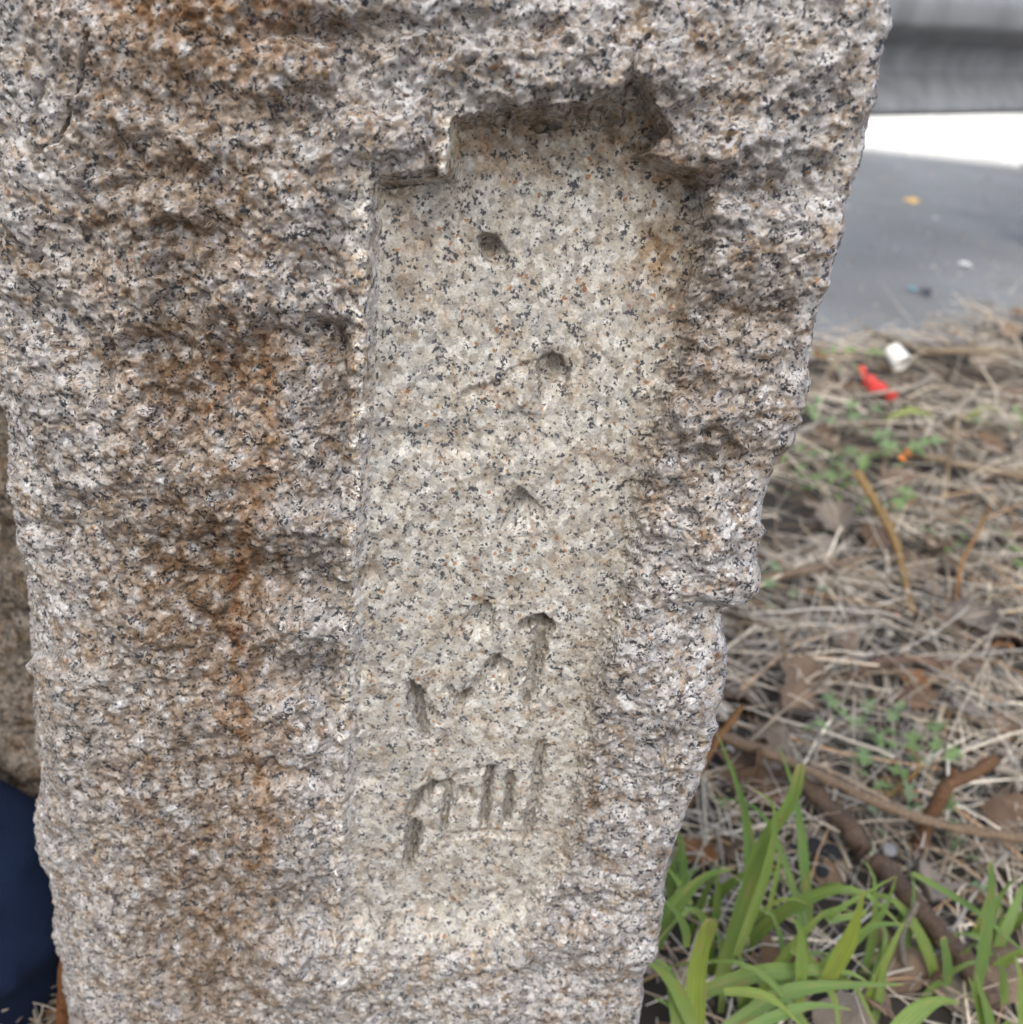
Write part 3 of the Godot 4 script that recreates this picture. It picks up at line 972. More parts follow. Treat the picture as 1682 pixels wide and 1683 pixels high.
func litter() -> void:
	var r := RandomNumberGenerator.new()
	r.seed = 77
	var dry := paint(Color(1, 1, 1), 0.75, 0.35)
	dry.vertex_color_use_as_albedo = true
	M.dry = dry
	var heap := base("straw_litter")
	tag(heap, "tangle of pale dry straw and grass stems covering the verge", "straw", "", "stuff")
	var patch := noise(FastNoiseLite.TYPE_SIMPLEX_SMOOTH, 0.16, 3, 61)
	for kind in 20:
		var mesh := straw_mesh(300 + kind)
		var places := []
		var tones := PackedColorArray()
		while places.size() < 2000:
			var p := shadow_free_random(r)
			var thick := patch.get_noise_2d(p.x, p.z)
			if thick < -0.08 and r.randf() < 0.8: continue
			p.y += r.randf_range(0.0, 0.014) + maxf(0.0, thick) * r.randf_range(0.0, 0.03)
			var b := Basis(Vector3.UP, r.randf_range(0, TAU)) * Basis(Vector3.BACK, r.randf_range(-0.16, 0.20)) * Basis(Vector3.RIGHT, r.randf_range(-0.6, 0.6))
			var s := r.randf_range(0.45, 1.25)
			places.append(Transform3D(b.scaled(Vector3.ONE * s), p))
			var c: Color = STRAW_TONES[r.randi() % STRAW_TONES.size()] * (r.randf_range(0.8, 1.25) if r.randf() < 0.45 else r.randf_range(0.35, 0.8))
			c *= Color(1.78, 1.72, 1.64)
			c.a = 1.0
			tones.append(c)
		multi(heap, "straw", mesh, dry, places, tones)
	# leaf crumbs and soil crumbs
	var bits := base("leaf_litter")
	tag(bits, "broken scraps of dead leaves among the straw", "leaf litter", "", "stuff")
	for kind in 6:
		var places := []
		var tones := PackedColorArray()
		for i in 420:
			var p := shadow_free_random(r)
			p.y += r.randf_range(0.001, 0.012)
			var b := Basis(Vector3.UP, r.randf_range(0, TAU)) * Basis(Vector3.RIGHT, r.randf_range(-0.7, 0.7)) * Basis(Vector3.BACK, r.randf_range(-0.5, 0.5))
			places.append(Transform3D(b.scaled(Vector3.ONE * r.randf_range(0.008, 0.026)), p))
			var c: Color = [Color(0.30, 0.25, 0.20), Color(0.38, 0.345, 0.31), Color(0.20, 0.135, 0.09), Color(0.42, 0.38, 0.33), Color(0.27, 0.23, 0.205)][r.randi() % 5] * r.randf_range(0.7, 1.15)
			c.a = 1
			tones.append(c)
		multi(bits, "leaf_scrap", dry_leaf_mesh(500 + kind), dry, places, tones)
	var crumbs := base("soil_crumbs")
	tag(crumbs, "dark crumbs of soil and grit between the straw", "soil", "", "stuff")
	for kind in 3:
		var s := SphereMesh.new()
		s.radius = 0.5
		s.height = 0.7 + 0.2 * kind
		s.radial_segments = 6
		s.rings = 3
		var places := []
		var tones := PackedColorArray()
		for i in 900:
			var p := shadow_free_random(r)
			places.append(Transform3D(Basis.from_euler(Vector3(r.randf() * 6, r.randf() * 6, r.randf() * 6)).scaled(Vector3.ONE * r.randf_range(0.003, 0.012)), p))
			var g := r.randf_range(0.02, 0.10) if r.randf() < 0.8 else r.randf_range(0.2, 0.4)
			tones.append(Color(g * 1.08, g, g * 0.94))
		multi(crumbs, "crumb", s, dry, places, tones)
	var grit := base("road_grit")
	tag(grit, "sand and small grit scattered on the asphalt by the verge", "grit", "", "stuff")
	var gs := SphereMesh.new()
	gs.radius = 0.5
	gs.height = 0.8
	gs.radial_segments = 5
	gs.rings = 3
	var gp := []
	var gt := PackedColorArray()
	for i in 9000:
		var x := r.randf_range(-0.8, 3.0)
		var z := r.randf_range(-4.6, -0.8)
		var e := beyond_edge(x, z)
		if e < -0.1 or r.randf() > exp(-maxf(e, 0.0) * 1.6): continue
		gp.append(Transform3D(Basis.from_euler(Vector3(r.randf() * 6, r.randf() * 6, 0)).scaled(Vector3.ONE * r.randf_range(0.002, 0.008) * (1.8 if r.randf() < 0.06 else 1.0)), Vector3(x, -0.003, z)))
		var g := r.randf_range(0.12, 0.42)
		gt.append(Color(g * 1.04, g, g * 0.93))
	multi(grit, "grain", gs, dry, gp, gt)

# things seen lying on the verge: [x, y] pixels of the photograph with a height over the soil
func lying(points: Array, lift := 0.006) -> Array:
	var out := []
	for p in points:
		var h: float = p[2] if p.size() > 2 else lift
		var g := on_ground(p[0], p[1], 0.012)
		for i in 3: g = on_ground(p[0], p[1], soil_height(g.x, g.z) + h)
		out.append(g)
	return out

func stick(called: String, label: String, category: String, points: Array, r0: float, r1: float, colour: Color, group := "", knots := 0.8) -> MeshInstance3D:
	var pts := spline(points, maxi(14, points.size() * 10))
	var radii := PackedFloat32Array()
	for i in pts.size(): radii.append(lerpf(r0, r1, i / (pts.size() - 1.0)))
	var o := put(tube(pts, radii, 8, knots, int(absf(points[0].x) * 900) + 3), called, bark(colour))
	tag(o, label, category, group)
	return o

func bark(c: Color) -> StandardMaterial3D:
	var key := "bark" + str(c)
	if not M.has(key):
		var m := paint(c, 0.85, 0.3)
		if not M.has("bark_grain"):
			var t := NoiseTexture2D.new()
			t.width = 256
			t.height = 256
			t.noise = noise(FastNoiseLite.TYPE_SIMPLEX_SMOOTH, 18.0, 5, 91)
			var g := Gradient.new()
			g.set_color(0, Color(0.55, 0.52, 0.5))
			g.set_color(1, Color(1, 1, 1))
			t.color_ramp = g
			M.bark_grain = t
		m.albedo_texture = M.bark_grain
		m.uv1_triplanar = true
		m.uv1_scale = Vector3(22, 22, 22)
		M[key] = m
	return M[key]

func sticks() -> void:
	var tan_c := Color(0.33, 0.25, 0.185)
	var brown := Color(0.19, 0.14, 0.11)
	var grey := Color(0.36, 0.33, 0.30)
	stick("stick", "long thin pale brown stick crossing above the thick broken branch", "stick", lying([[1150, 1198, 0.035], [1290, 1248, 0.04], [1440, 1318, 0.042], [1560, 1358, 0.042], [1720, 1380, 0.04]]), 0.0042, 0.0036, tan_c)
	var thick := stick("branch", "thick dark brown branch lying under the long thin stick", "branch", lying([[1290, 1262, 0.026], [1350, 1315, 0.028], [1425, 1398, 0.03]]), 0.0064, 0.0072, brown)
	thick.set_meta("group", "broken branches in the straw")
	stick("branch", "dark brown branch with a pale grey cut end running to the grass clump", "branch", lying([[1442, 1412, 0.032], [1500, 1478, 0.03], [1580, 1575, 0.026], [1640, 1650, 0.02]]), 0.0072, 0.006, brown, "broken branches in the straw")
	# upright forked twig
	var twig := base("twig", on_ground(1506, 1420, 0.0))
	tag(twig, "forked reddish brown twig standing upright behind the long thin stick", "twig")
	var d0 := to_pixel(on_ground(1506, 1420, 0.0)).z
	var stem := [at(1506, 1424, d0 + 0.005), at(1515, 1380, d0 - 0.012), at(1538, 1325, d0 - 0.025), at(1560, 1288, d0 - 0.03), at(1600, 1272, d0 - 0.02), at(1636, 1248, d0 - 0.01)]
	var pts := spline(stem, 26)
	var rad := PackedFloat32Array()
	for i in 26:
		pts[i] -= twig.position
		rad.append(lerpf(0.0066, 0.0042, i / 25.0))
	put(tube(pts, rad, 8, 0.5, 4), "stem", bark(Color(0.23, 0.135, 0.08)), twig)
	var stub := spline([at(1566, 1288, d0 - 0.03) - twig.position, at(1567, 1276, d0 - 0.032) - twig.position, at(1569, 1264, d0 - 0.034) - twig.position], 6)
	put(tube(stub, PackedFloat32Array([0.004, 0.0036, 0.0032, 0.0028, 0.0024, 0.002]), 6, 0.3, 5), "stub", bark(Color(0.23, 0.135, 0.08)), twig)
	stick("stick", "thin purplish stick lying flat behind a rusty leaf curl", "stick", lying([[1395, 1112, 0.01], [1440, 1090, 0.014], [1510, 1084, 0.016], [1608, 1096, 0.012]]), 0.0042, 0.0034, Color(0.24, 0.165, 0.14))
	stick("dead_stem", "orange brown dead stem leaning on the edge of the marker", "stem", lying([[1130, 1322, 0.03], [1150, 1270, 0.06], [1180, 1215, 0.08], [1222, 1160, 0.10]]), 0.0030, 0.0020, Color(0.36, 0.20, 0.10))
	stick("stick", "slightly arched tan stick touching the notch in the marker edge", "stick", lying([[1215, 975, 0.01], [1262, 950, 0.02], [1320, 938, 0.026], [1425, 915, 0.016]]), 0.0046, 0.0036, tan_c)
	stick("dead_stem", "yellowish jointed dead stem rising among the lobed dry leaves", "stem", lying([[1500, 1010, 0.0], [1484, 938, 0.02], [1466, 878, 0.045], [1437, 823, 0.06], [1408, 776, 0.07]]), 0.0032, 0.0052, Color(0.42, 0.29, 0.14))
	stick("stick", "long straight stick lying beside the orange petals", "stick", lying([[1375, 742, 0.01], [1456, 744, 0.015], [1530, 752, 0.02], [1600, 768, 0.02], [1720, 792, 0.02]]), 0.0050, 0.0062, Color(0.34, 0.27, 0.2))
	stick("stick", "pale stick nearest to the asphalt behind the white cup", "stick", lying([[1414, 540, 0.01], [1460, 556, 0.016], [1515, 576, 0.018]]), 0.006, 0.007, Color(0.36, 0.31, 0.25))
	stick("stick", "straight buff stick in line with the white cup", "stick", lying([[1505, 580, 0.012], [1580, 577, 0.016], [1690, 581, 0.014]]), 0.007, 0.006, Color(0.38, 0.31, 0.23))
	stick("twig", "thin grey twig standing with a bent top in front of the branch", "twig", lying([[1496, 1618, 0.0], [1483, 1560, 0.025], [1486, 1530, 0.04], [1508, 1484, 0.05]]), 0.0026, 0.0017, grey)
	stick("straw_stem", "whitish straight straw stem beside the tall grass blade", "straw", lying([[1161, 1420, 0.0], [1160, 1370, 0.02], [1157, 1320, 0.03], [1155, 1262, 0.035]]), 0.0020, 0.0018, Color(0.62, 0.58, 0.50), "single straws lying apart", 0.1)
	stick("straw_stem", "short bright chip of straw above the grass blades", "straw", lying([[1238, 1256, 0.012], [1270, 1241, 0.016]]), 0.0026, 0.0020, Color(0.72, 0.66, 0.54), "single straws lying apart", 0.1)
	stick("straw_stem", "short cream straw lying alone above the forked twig", "straw", lying([[1536, 1212, 0.012], [1543, 1184, 0.014], [1551, 1158, 0.016]]), 0.0024, 0.0024, Color(0.66, 0.58, 0.46), "single straws lying apart", 0.1)
	stick("straw_stem", "curled orange straw bending round beside the forked twig", "straw", lying([[1440, 1320, 0.01], [1478, 1295, 0.02], [1506, 1268, 0.03], [1509, 1246, 0.03], [1490, 1232, 0.02]]), 0.0022, 0.0018, Color(0.42, 0.27, 0.14), "single straws lying apart", 0.1)
	stick("straw_stem", "white straw lying under the red wrapper", "straw", lying([[1330, 655, 0.012], [1390, 653, 0.014], [1460, 643, 0.018], [1530, 628, 0.02]]), 0.0022, 0.002, Color(0.62, 0.58, 0.52), "single straws lying apart", 0.1)
	stick("straw_stem", "white straw reaching from the red wrapper past the cup", "straw", lying([[1452, 650, 0.02], [1500, 636, 0.024], [1536, 616, 0.03]]), 0.002, 0.002, Color(0.60, 0.56, 0.50), "single straws lying apart", 0.1)
	stick("straw_stem", "tall tan straw arching beside the marker edge", "straw", lying([[1300, 1140, 0.0], [1292, 1080, 0.03], [1278, 1040, 0.05], [1240, 1022, 0.045], [1195, 1030, 0.03]]), 0.0018, 0.0014, Color(0.42, 0.34, 0.25), "single straws lying apart", 0.1)
	stick("straw_stem", "upright tan stalk in the middle of the litter", "straw", lying([[1555, 820, 0.0], [1558, 770, 0.04], [1566, 720, 0.08], [1577, 680, 0.11]]), 0.0028, 0.0016, Color(0.46, 0.37, 0.27), "single straws lying apart", 0.1)
	stick("straw_stem", "orange stalk leaning among the straw below the upright tan stalk", "straw", lying([[1570, 1000, 0.0], [1580, 930, 0.04], [1610, 870, 0.06], [1628, 830, 0.08]]), 0.0024, 0.0016, Color(0.46, 0.27, 0.13), "single straws lying apart", 0.1)
	var lower := lying([[128, 1720, 0.0]])[0] as Vector3
	stick("stick", "orange brown stick standing at the foot of the marker beside the kneeling person", "stick", [lower + Vector3(0.006, -0.05, 0.02), lower + Vector3(0.0, 0.03, 0.012), lower + Vector3(0.008, 0.10, 0.0)], 0.0042, 0.0038, Color(0.22, 0.10, 0.045))

const LANDMARKS := [[1438, 634, "the red wrapper"], [1484, 610, "the white cup"], [1560, 1300, "the forked twig"], [1230, 1560, "the large grass clump"], [1610, 1600, "the sparser grass clump"], [1500, 1480, "the dark branch"], [1380, 1300, "the long thin stick"], [1500, 1090, "the purplish stick"], [1320, 940, "the arched tan stick"], [1466, 880, "the yellowish stem"], [1560, 750, "the upright tan stalk"], [1600, 900, "the leaning orange stalk"], [1360, 750, "the spreading weed"], [1640, 1060, "the rusty leaf"], [1590, 580, "the straight buff stick"], [1543, 1184, "the cream straw"], [1300, 1160, "the buff lobed leaf"], [1640, 490, "the rim of the road"], [1660, 1230, "the twig tip"], [1420, 1180, "the leaning yellow stem"]]

func dry_leaves() -> void:
	var r := RandomNumberGenerator.new()
	r.seed = 909
	var tones := [Color(0.27, 0.20, 0.15), Color(0.30, 0.265, 0.235), Color(0.19, 0.125, 0.085), Color(0.25, 0.215, 0.19), Color(0.30, 0.155, 0.075)]
	var mats := []
	for c in tones:
		var m := paint(c * 1.25, 0.7, 0.4)
		m.albedo_texture = M.bark_grain
		m.uv1_triplanar = true
		m.uv1_scale = Vector3(1.6, 1.6, 4.5)
		m.backlight_enabled = true
		m.backlight = Color(0.25, 0.18, 0.1)
		mats.append(m)
	var meshes := []
	for k in 6: meshes.append(dry_leaf_mesh(40 + k, k >= 3))
	# x, y, length (m), tone, mesh, label
	var seen := [
		[1372, 862, 0.075, 1, 3, "lobed grey dry leaf beside the yellowish dead stem"], [1450, 880, 0.07, 2, 4, "dark brown curled leaf under the yellowish dead stem"], [1490, 800, 0.08, 3, 1, "long pale leaf folded upright below the orange petals"], [1475, 790, 0.065, 0, 0, "brown leaf rolled beside the long pale folded leaf"],
		[1300, 1160, 0.065, 0, 3, "buff lobed leaf standing by the marker edge"], [1225, 1130, 0.075, 3, 1, "grey leaf rolled like a tube near the marker edge"], [1270, 1290, 0.06, 2, 0, "purplish brown leaf behind the tall grass blades"], [1420, 1020, 0.06, 1, 2, "pale leaf scrap in the middle of the straw"],
		[1500, 1112, 0.045, 4, 5, "rusty leaf curl in front of the thin purplish stick"], [1575, 1590, 0.075, 1, 1, "flat grey leaf lying beside the dark branch"], [1480, 1590, 0.055, 0, 0, "tan leaf with a split end in front of the branch"], [1525, 1520, 0.06, 1, 2, "silvery grey leaf below the cut branch"],
		[1640, 1060, 0.055, 4, 4, "small rusty leaf near the flat grey scraps"], [1610, 1030, 0.07, 1, 3, "grey leaf with wavy edges above the rusty leaf"], [1560, 1010, 0.06, 0, 1, "beige leaf among fine straw"], [1665, 1340, 0.07, 2, 0, "dark leaf edge behind the long thin stick"],
		[1540, 905, 0.07, 0, 3, "brown star shaped leaf near the dark soil"], [1640, 720, 0.08, 2, 2, "dark leaf beside the upright tan stalk"], [1570, 545, 0.05, 4, 5, "orange leaf standing at the edge of the asphalt"], [1620, 500, 0.045, 0, 4, "pale curled leaf on the rim of the road"],
		[1345, 590, 0.05, 4, 3, "rust coloured leaf at the marker edge near the road"], [1440, 560, 0.05, 1, 0, "grey leaf behind the red wrapper"], [1660, 640, 0.06, 0, 1, "tan leaf beyond the white cup"], [1320, 1010, 0.06, 3, 2, "grey leaf beside the small pale seedling"],
		[1190, 1385, 0.06, 2, 4, "reddish dry leaf between grass and marker"], [1140, 1395, 0.05, 4, 5, "rusty leaf scrap under the grass by the marker"], [1655, 1560, 0.07, 0, 2, "brown leaf beneath the second grass clump"]]
	for s in seen:
		var p := lying([[s[0], s[1], 0.012]])[0] as Vector3
		var o := put(meshes[s[4]], "dry_leaf", mats[s[3]])
		tag(o, s[5], "dry leaf", "dead leaves lying on the verge")
		o.transform = Transform3D((Basis(Vector3.UP, r.randf_range(0, TAU)) * Basis(Vector3.RIGHT, r.randf_range(-0.7, 0.7)) * Basis(Vector3.BACK, r.randf_range(-0.4, 0.4))).scaled(Vector3.ONE * s[2] * 0.68), p)
	var used := {}
	for i in 70:
		var p := Vector3.ZERO
		while true:
			p = shadow_free_random(r)
			var q := to_pixel(p)
			if q.x > 1100 and q.x < 1750 and q.y > 480: break
		p.y += r.randf_range(0.006, 0.02)
		var tone := r.randi() % 4
		var size := r.randf_range(0.025, 0.05)
		var o := put(meshes[r.randi() % 6], "dry_leaf", mats[tone])
		var q := to_pixel(p)
		var mark := ""
		var best := 1e9
		for l in LANDMARKS:
			var d := Vector2(q.x, q.y).distance_to(Vector2(l[0], l[1]))
			if d < best:
				best = d
				mark = ("%s dead leaf in the straw %s %s" % [["brown", "ashen", "dark brown", "dull grey"][tone], "beyond" if q.y < l[1] else "in front of", l[2]])
		var label := ("small " if size < 0.033 else ("middling " if size < 0.042 else "broad ")) + mark
		if used.has(label):
			o.free()
			taken["dry_leaf"] -= 1
			continue
		used[label] = true
		tag(o, label, "dry leaf", "dead leaves lying on the verge")
		o.transform = Transform3D((Basis(Vector3.UP, r.randf_range(0, TAU)) * Basis(Vector3.RIGHT, r.randf_range(-0.8, 0.8)) * Basis(Vector3.BACK, r.randf_range(-0.5, 0.5))).scaled(Vector3.ONE * size), p)

# ---------------------------------------------------------------- living plants
func blade_mesh(points: Array, wide: float, cut := false, seed_tone := 0.5) -> ArrayMesh:
	var n := 16
	var pts := spline(points, n)
	var v := PackedVector3Array()
	var c := PackedColorArray()
	var idx := PackedInt32Array()
	var toward := eye_basis.z
	var veins := noise(FastNoiseLite.TYPE_SIMPLEX_SMOOTH, 1.3, 2, 57)
	for i in n:
		var t := i / (n - 1.0)
		var dir := (pts[mini(i + 1, n - 1)] - pts[maxi(i - 1, 0)]).normalized()
		var side := dir.cross((toward + Vector3.UP * 0.8).normalized()).normalized()
		var up := side.cross(dir)
		var half := wide * 0.5 * (0.75 + 0.25 * sin(PI * minf(t * 1.4, 1.0)))
		if not cut: half *= pow(clampf((1.0 - t) / 0.55, 0.02, 1.0), 0.7)
		else: half *= 1.0 - 0.25 * smoothstep(0.9, 1.0, t)
		for j in 11:
			var s := j / 5.0 - 1.0
			v.append(pts[i] + side * half * s + up * half * 0.42 * absf(s))
			var g := Color(0.16, 0.262, 0.088).lerp(Color(0.29, 0.35, 0.065), seed_tone)
			g = g.lerp(Color(0.30, 0.34, 0.12), 0.35 * (1.0 - smoothstep(0.0, 0.3, t)))
			g = g.lerp(Color(0.44, 0.38, 0.19), 0.8 * smoothstep(0.90, 1.0, t + 0.06 * veins.get_noise_2d(s * 2.0, pts[0].x * 300.0)))
			g = g.lerp(Color(0.33, 0.25, 0.10), 0.7 * smoothstep(0.42, 0.6, veins.get_noise_2d(t * 9.0 + pts[0].y * 400.0, s + pts[0].x * 500.0)))
			g = g * ((0.80 if j % 2 == 1 else 1.06) + 0.14 * veins.get_noise_2d(s * 3.0, t * 5.0 + pts[0].x * 90.0))
			c.append(Color(g.r, g.g, g.b))
	for i in n - 1:
		for j in 10:
			var a := i * 11 + j
			idx.append_array([a, a + 11, a + 1, a + 1, a + 11, a + 12])
	return smooth_mesh(v, idx, PackedVector2Array(), c)

func grass() -> void:
	var leaf := paint(Color(1, 1, 1), 0.5, 0.4)
	leaf.vertex_color_use_as_albedo = true
	leaf.backlight_enabled = true
	leaf.backlight = Color(0.55, 0.65, 0.3)
	M.leaf = leaf
	var r := RandomNumberGenerator.new()
	r.seed = 4242
	# [width mm, tone, cut tip, depth at base, depth at tip, pixel points from base to tip]
	var tall := [
		[7.2, 0.05, false, 0.68, 0.60, [1222, 1530], [1231, 1429], [1224, 1342], [1202, 1264], [1178, 1205]], [9.5, 0.25, true, 0.64, 0.58, [1180, 1620], [1228, 1464], [1254, 1386], [1298, 1320], [1316, 1255]], [5.5, 0.3, false, 0.62, 0.57, [1210, 1570], [1254, 1451], [1273, 1364], [1267, 1318], [1238, 1297]],
		[6.8, 0.0, false, 0.68, 0.63, [1330, 1520], [1326, 1481], [1315, 1364], [1302, 1290], [1280, 1225]], [11.0, 0.75, true, 0.58, 0.55, [1142, 1720], [1143, 1610], [1156, 1545], [1170, 1510]], [10.5, 0.85, false, 0.60, 0.56, [1358, 1610], [1385, 1560], [1406, 1510], [1419, 1462]],
		[10.5, 0.15, false, 0.62, 0.60, [1060, 1575], [1106, 1494], [1158, 1442], [1208, 1428]], [9.0, 0.2, false, 0.60, 0.60, [1150, 1632], [1254, 1599], [1385, 1597], [1430, 1618]], [8.0, 0.1, false, 0.58, 0.60, [1180, 1700], [1276, 1638], [1350, 1621], [1486, 1618]],
		[4.0, 0.2, false, 0.62, 0.60, [1136, 1488], [1116, 1452], [1090, 1416]], [4.2, 0.2, false, 0.62, 0.60, [1424, 1500], [1360, 1508], [1472, 1440]], [7.0, 0.1, false, 0.62, 0.6, [1340, 1600], [1390, 1556], [1440, 1521], [1492, 1521]],
		[7.0, 0.35, false, 0.60, 0.57, [1313, 1660], [1316, 1570], [1312, 1525], [1298, 1505]], [5.0, 0.2, false, 0.60, 0.58, [1128, 1556], [1126, 1530], [1112, 1500], [1088, 1476]], [6.0, 0.15, false, 0.57, 0.56, [1112, 1690], [1100, 1600], [1080, 1580], [1062, 1572]],
		[8.0, 0.35, false, 0.57, 0.55, [1140, 1690], [1110, 1625], [1078, 1590], [1058, 1580]], [6.0, 0.1, false, 0.56, 0.57, [1210, 1700], [1270, 1672], [1340, 1652], [1400, 1660]], [5.0, 0.5, false, 0.57, 0.56, [1190, 1630], [1240, 1632], [1280, 1650], [1320, 1690]],
		[5.0, 0.1, false, 0.57, 0.57, [1160, 1720], [1110, 1660], [1075, 1640]], [6.5, 0.05, false, 0.66, 0.6, [1100, 1480], [1104, 1430], [1116, 1390]], [5.5, 0.05, false, 0.66, 0.6, [1118, 1500], [1124, 1430], [1122, 1372]], [6.0, 0.6, false, 0.62, 0.6, [1300, 1560], [1330, 1580], [1370, 1640], [1380, 1700]],
		[4.0, 0.1, false, 0.64, 0.62, [1410, 1540], [1450, 1500], [1474, 1440]], [3.0, 0.4, false, 0.64, 0.62, [1262, 1500], [1280, 1420], [1276, 1380], [1256, 1372]]]
	var near := on_ground(1215, 1655, 0.0)
	var clump := base("grass_clump", near)
	tag(clump, "clump of broad bright green blades growing against the foot of the marker", "grass clump")
	for b in tall: put_blade(clump, b, leaf)
	for i in 26:
		var a := r.randf_range(0, TAU)
		var root := near + Vector3(cos(a), 0, sin(a)) * r.randf_range(0.01, 0.085)
		root.y = soil_height(root.x, root.z) - 0.01
		grow(clump, root, r, leaf, r.randf_range(0.05, 0.13))
	var second := [[8.5, 0.05, true, 0.66, 0.60, [1600, 1640], [1612, 1575], [1626, 1475], [1624, 1418]], [5.0, 0.05, false, 0.64, 0.61, [1612, 1560], [1640, 1480], [1672, 1438]], [4.2, 0.1, false, 0.62, 0.66, [1500, 1436], [1540, 1458], [1611, 1503], [1700, 1580]], [10.0, 0.3, false, 0.56, 0.58, [1450, 1720], [1500, 1668], [1540, 1646], [1578, 1648]],
		[6.5, 0.35, false, 0.60, 0.57, [1622, 1720], [1606, 1650], [1592, 1606]], [6.5, 0.15, false, 0.60, 0.57, [1634, 1720], [1620, 1660], [1604, 1600]], [6.0, 0.2, false, 0.60, 0.58, [1650, 1650], [1646, 1600], [1640, 1566]], [6.5, 0.3, false, 0.58, 0.57, [1680, 1700], [1678, 1620], [1668, 1570]], [7.0, 0.0, true, 0.62, 0.6, [1556, 1620], [1554, 1580], [1548, 1540]]]
	var far := on_ground(1610, 1660, 0.0)
	var clump2 := base("grass_clump", far)
	tag(clump2, "sparser clump of green blades growing apart beside the fallen branch", "grass clump")
	for b in second: put_blade(clump2, b, leaf)
	for i in 18:
		var a := r.randf_range(0, TAU)
		var root := far + Vector3(cos(a), 0, sin(a)) * r.randf_range(0.01, 0.08)
		root.y = soil_height(root.x, root.z) - 0.01
		grow(clump2, root, r, leaf, r.randf_range(0.04, 0.08))
	# single leaves lying on the litter
	for s in [["curved olive blade lying on the litter below the red wrapper", [[1458, 690, 0.0], [1498, 676, 0.02], [1545, 690, 0.0]]], ["green and brown blade lying beyond the olive blade", [[1585, 690, 0.0], [1620, 672, 0.02], [1655, 684, 0.0]]]]:
		tag(put(blade_mesh(lying(s[1]), 0.010, false, 0.7), "lily_leaf", leaf), s[0], "leaf blade")
	# seedlings with lobed leaves
	var spots := [[1362, 742, 26, 0.055, 0.10, "spreading grey green weed with small lobed leaves beside the marker"], [1290, 815, 16, 0.045, 0.07, "low green weed in the shade of the marker edge"], [1390, 820, 12, 0.04, 0.06, "thin green weed in front of the spreading grey green weed"], [1293, 985, 9, 0.035, 0.03, "small pale seedling with lobed leaves beside the marker notch"], [1400, 1235, 9, 0.035, 0.04, "two leaved grey green seedling beside the leaning yellow stem"], [1498, 1312, 10, 0.04, 0.04, "fresh green seedling beside the forked twig"], [1140, 1330, 5, 0.035, 0.03, "blue green seedling against the marker edge"], [1360, 610, 8, 0.05, 0.05, "bright green weed at the marker edge near the red wrapper"], [1500, 1440, 7, 0.03, 0.04, "small weed sprouting beside the cut branch"], [1590, 905, 7, 0.035, 0.05, "faint green weed in the fine straw"], [1660, 720, 5, 0.04, 0.04, "tiny green weed beside the dark leaf"],
		[2, 800, 14, 0.06, 0.10, "leafy green weed behind the rough granite block"], [-4, 1190, 8, 0.05, 0.05, "little green weed beside the rough granite block"]]
	var shape := lobed_leaf()
	for s in spots:
		var p := lying([[s[0], s[1], 0.0]])[0] as Vector3
		var w := base("weed", p)
		tag(w, s[5], "weed", "small weeds sprouting from the litter")
		var mat: StandardMaterial3D = paint(Color(0.20, 0.27, 0.165).lerp(Color(0.17, 0.26, 0.09), r.randf()), 0.7, 0.3)
		mat.backlight_enabled = true
		mat.backlight = Color(0.5, 0.6, 0.4)
		for k in int(s[2] * 1.6):
			var l := put(shape, "leaf", mat, w)
			var a := r.randf_range(0, TAU)
			var d: float = s[4] * sqrt(r.randf())
			l.transform = Transform3D((Basis(Vector3.UP, a) * Basis(Vector3.BACK, r.randf_range(-0.3, 0.7)) * Basis(Vector3.RIGHT, r.randf_range(-0.5, 0.5))).scaled(Vector3.ONE * s[3] * r.randf_range(0.22, 0.6)), Vector3(cos(a) * d, r.randf_range(0.006, 0.035), -sin(a) * d))

func put_blade(parent: Node3D, b: Array, mat: Material) -> void:
	var pts := []
	var n := b.size() - 5
	for k in n:
		var d := lerpf(b[3], b[4], k / (n - 1.0))
		pts.append(at(b[5 + k][0], b[5 + k][1], d) - parent.position)
	put(blade_mesh(pts, b[0] * 0.001, b[2], b[1]), "leaf", mat, parent)

func grow(parent: Node3D, root: Vector3, r: RandomNumberGenerator, mat: Material, tall: float) -> void:
	var a := r.randf_range(0, TAU)
	var lean := r.randf_range(0.2, 1.1)
	var d := Vector3(cos(a), 0, sin(a))
	if (root + d * tall * lean).z > -0.37 and absf(root.x + d.x * tall) < 0.16: return
	var p := root - parent.position
	var pts := [p, p + Vector3.UP * tall * 0.5 + d * tall * lean * 0.2, p + Vector3.UP * tall * 0.85 + d * tall * lean * 0.6, p + Vector3.UP * tall * lerpf(1.0, 0.6, lean) + d * tall * lean]
	put(blade_mesh(pts, r.randf_range(0.004, 0.0085), false, r.randf_range(0.0, 0.5)), "leaf", mat, parent)

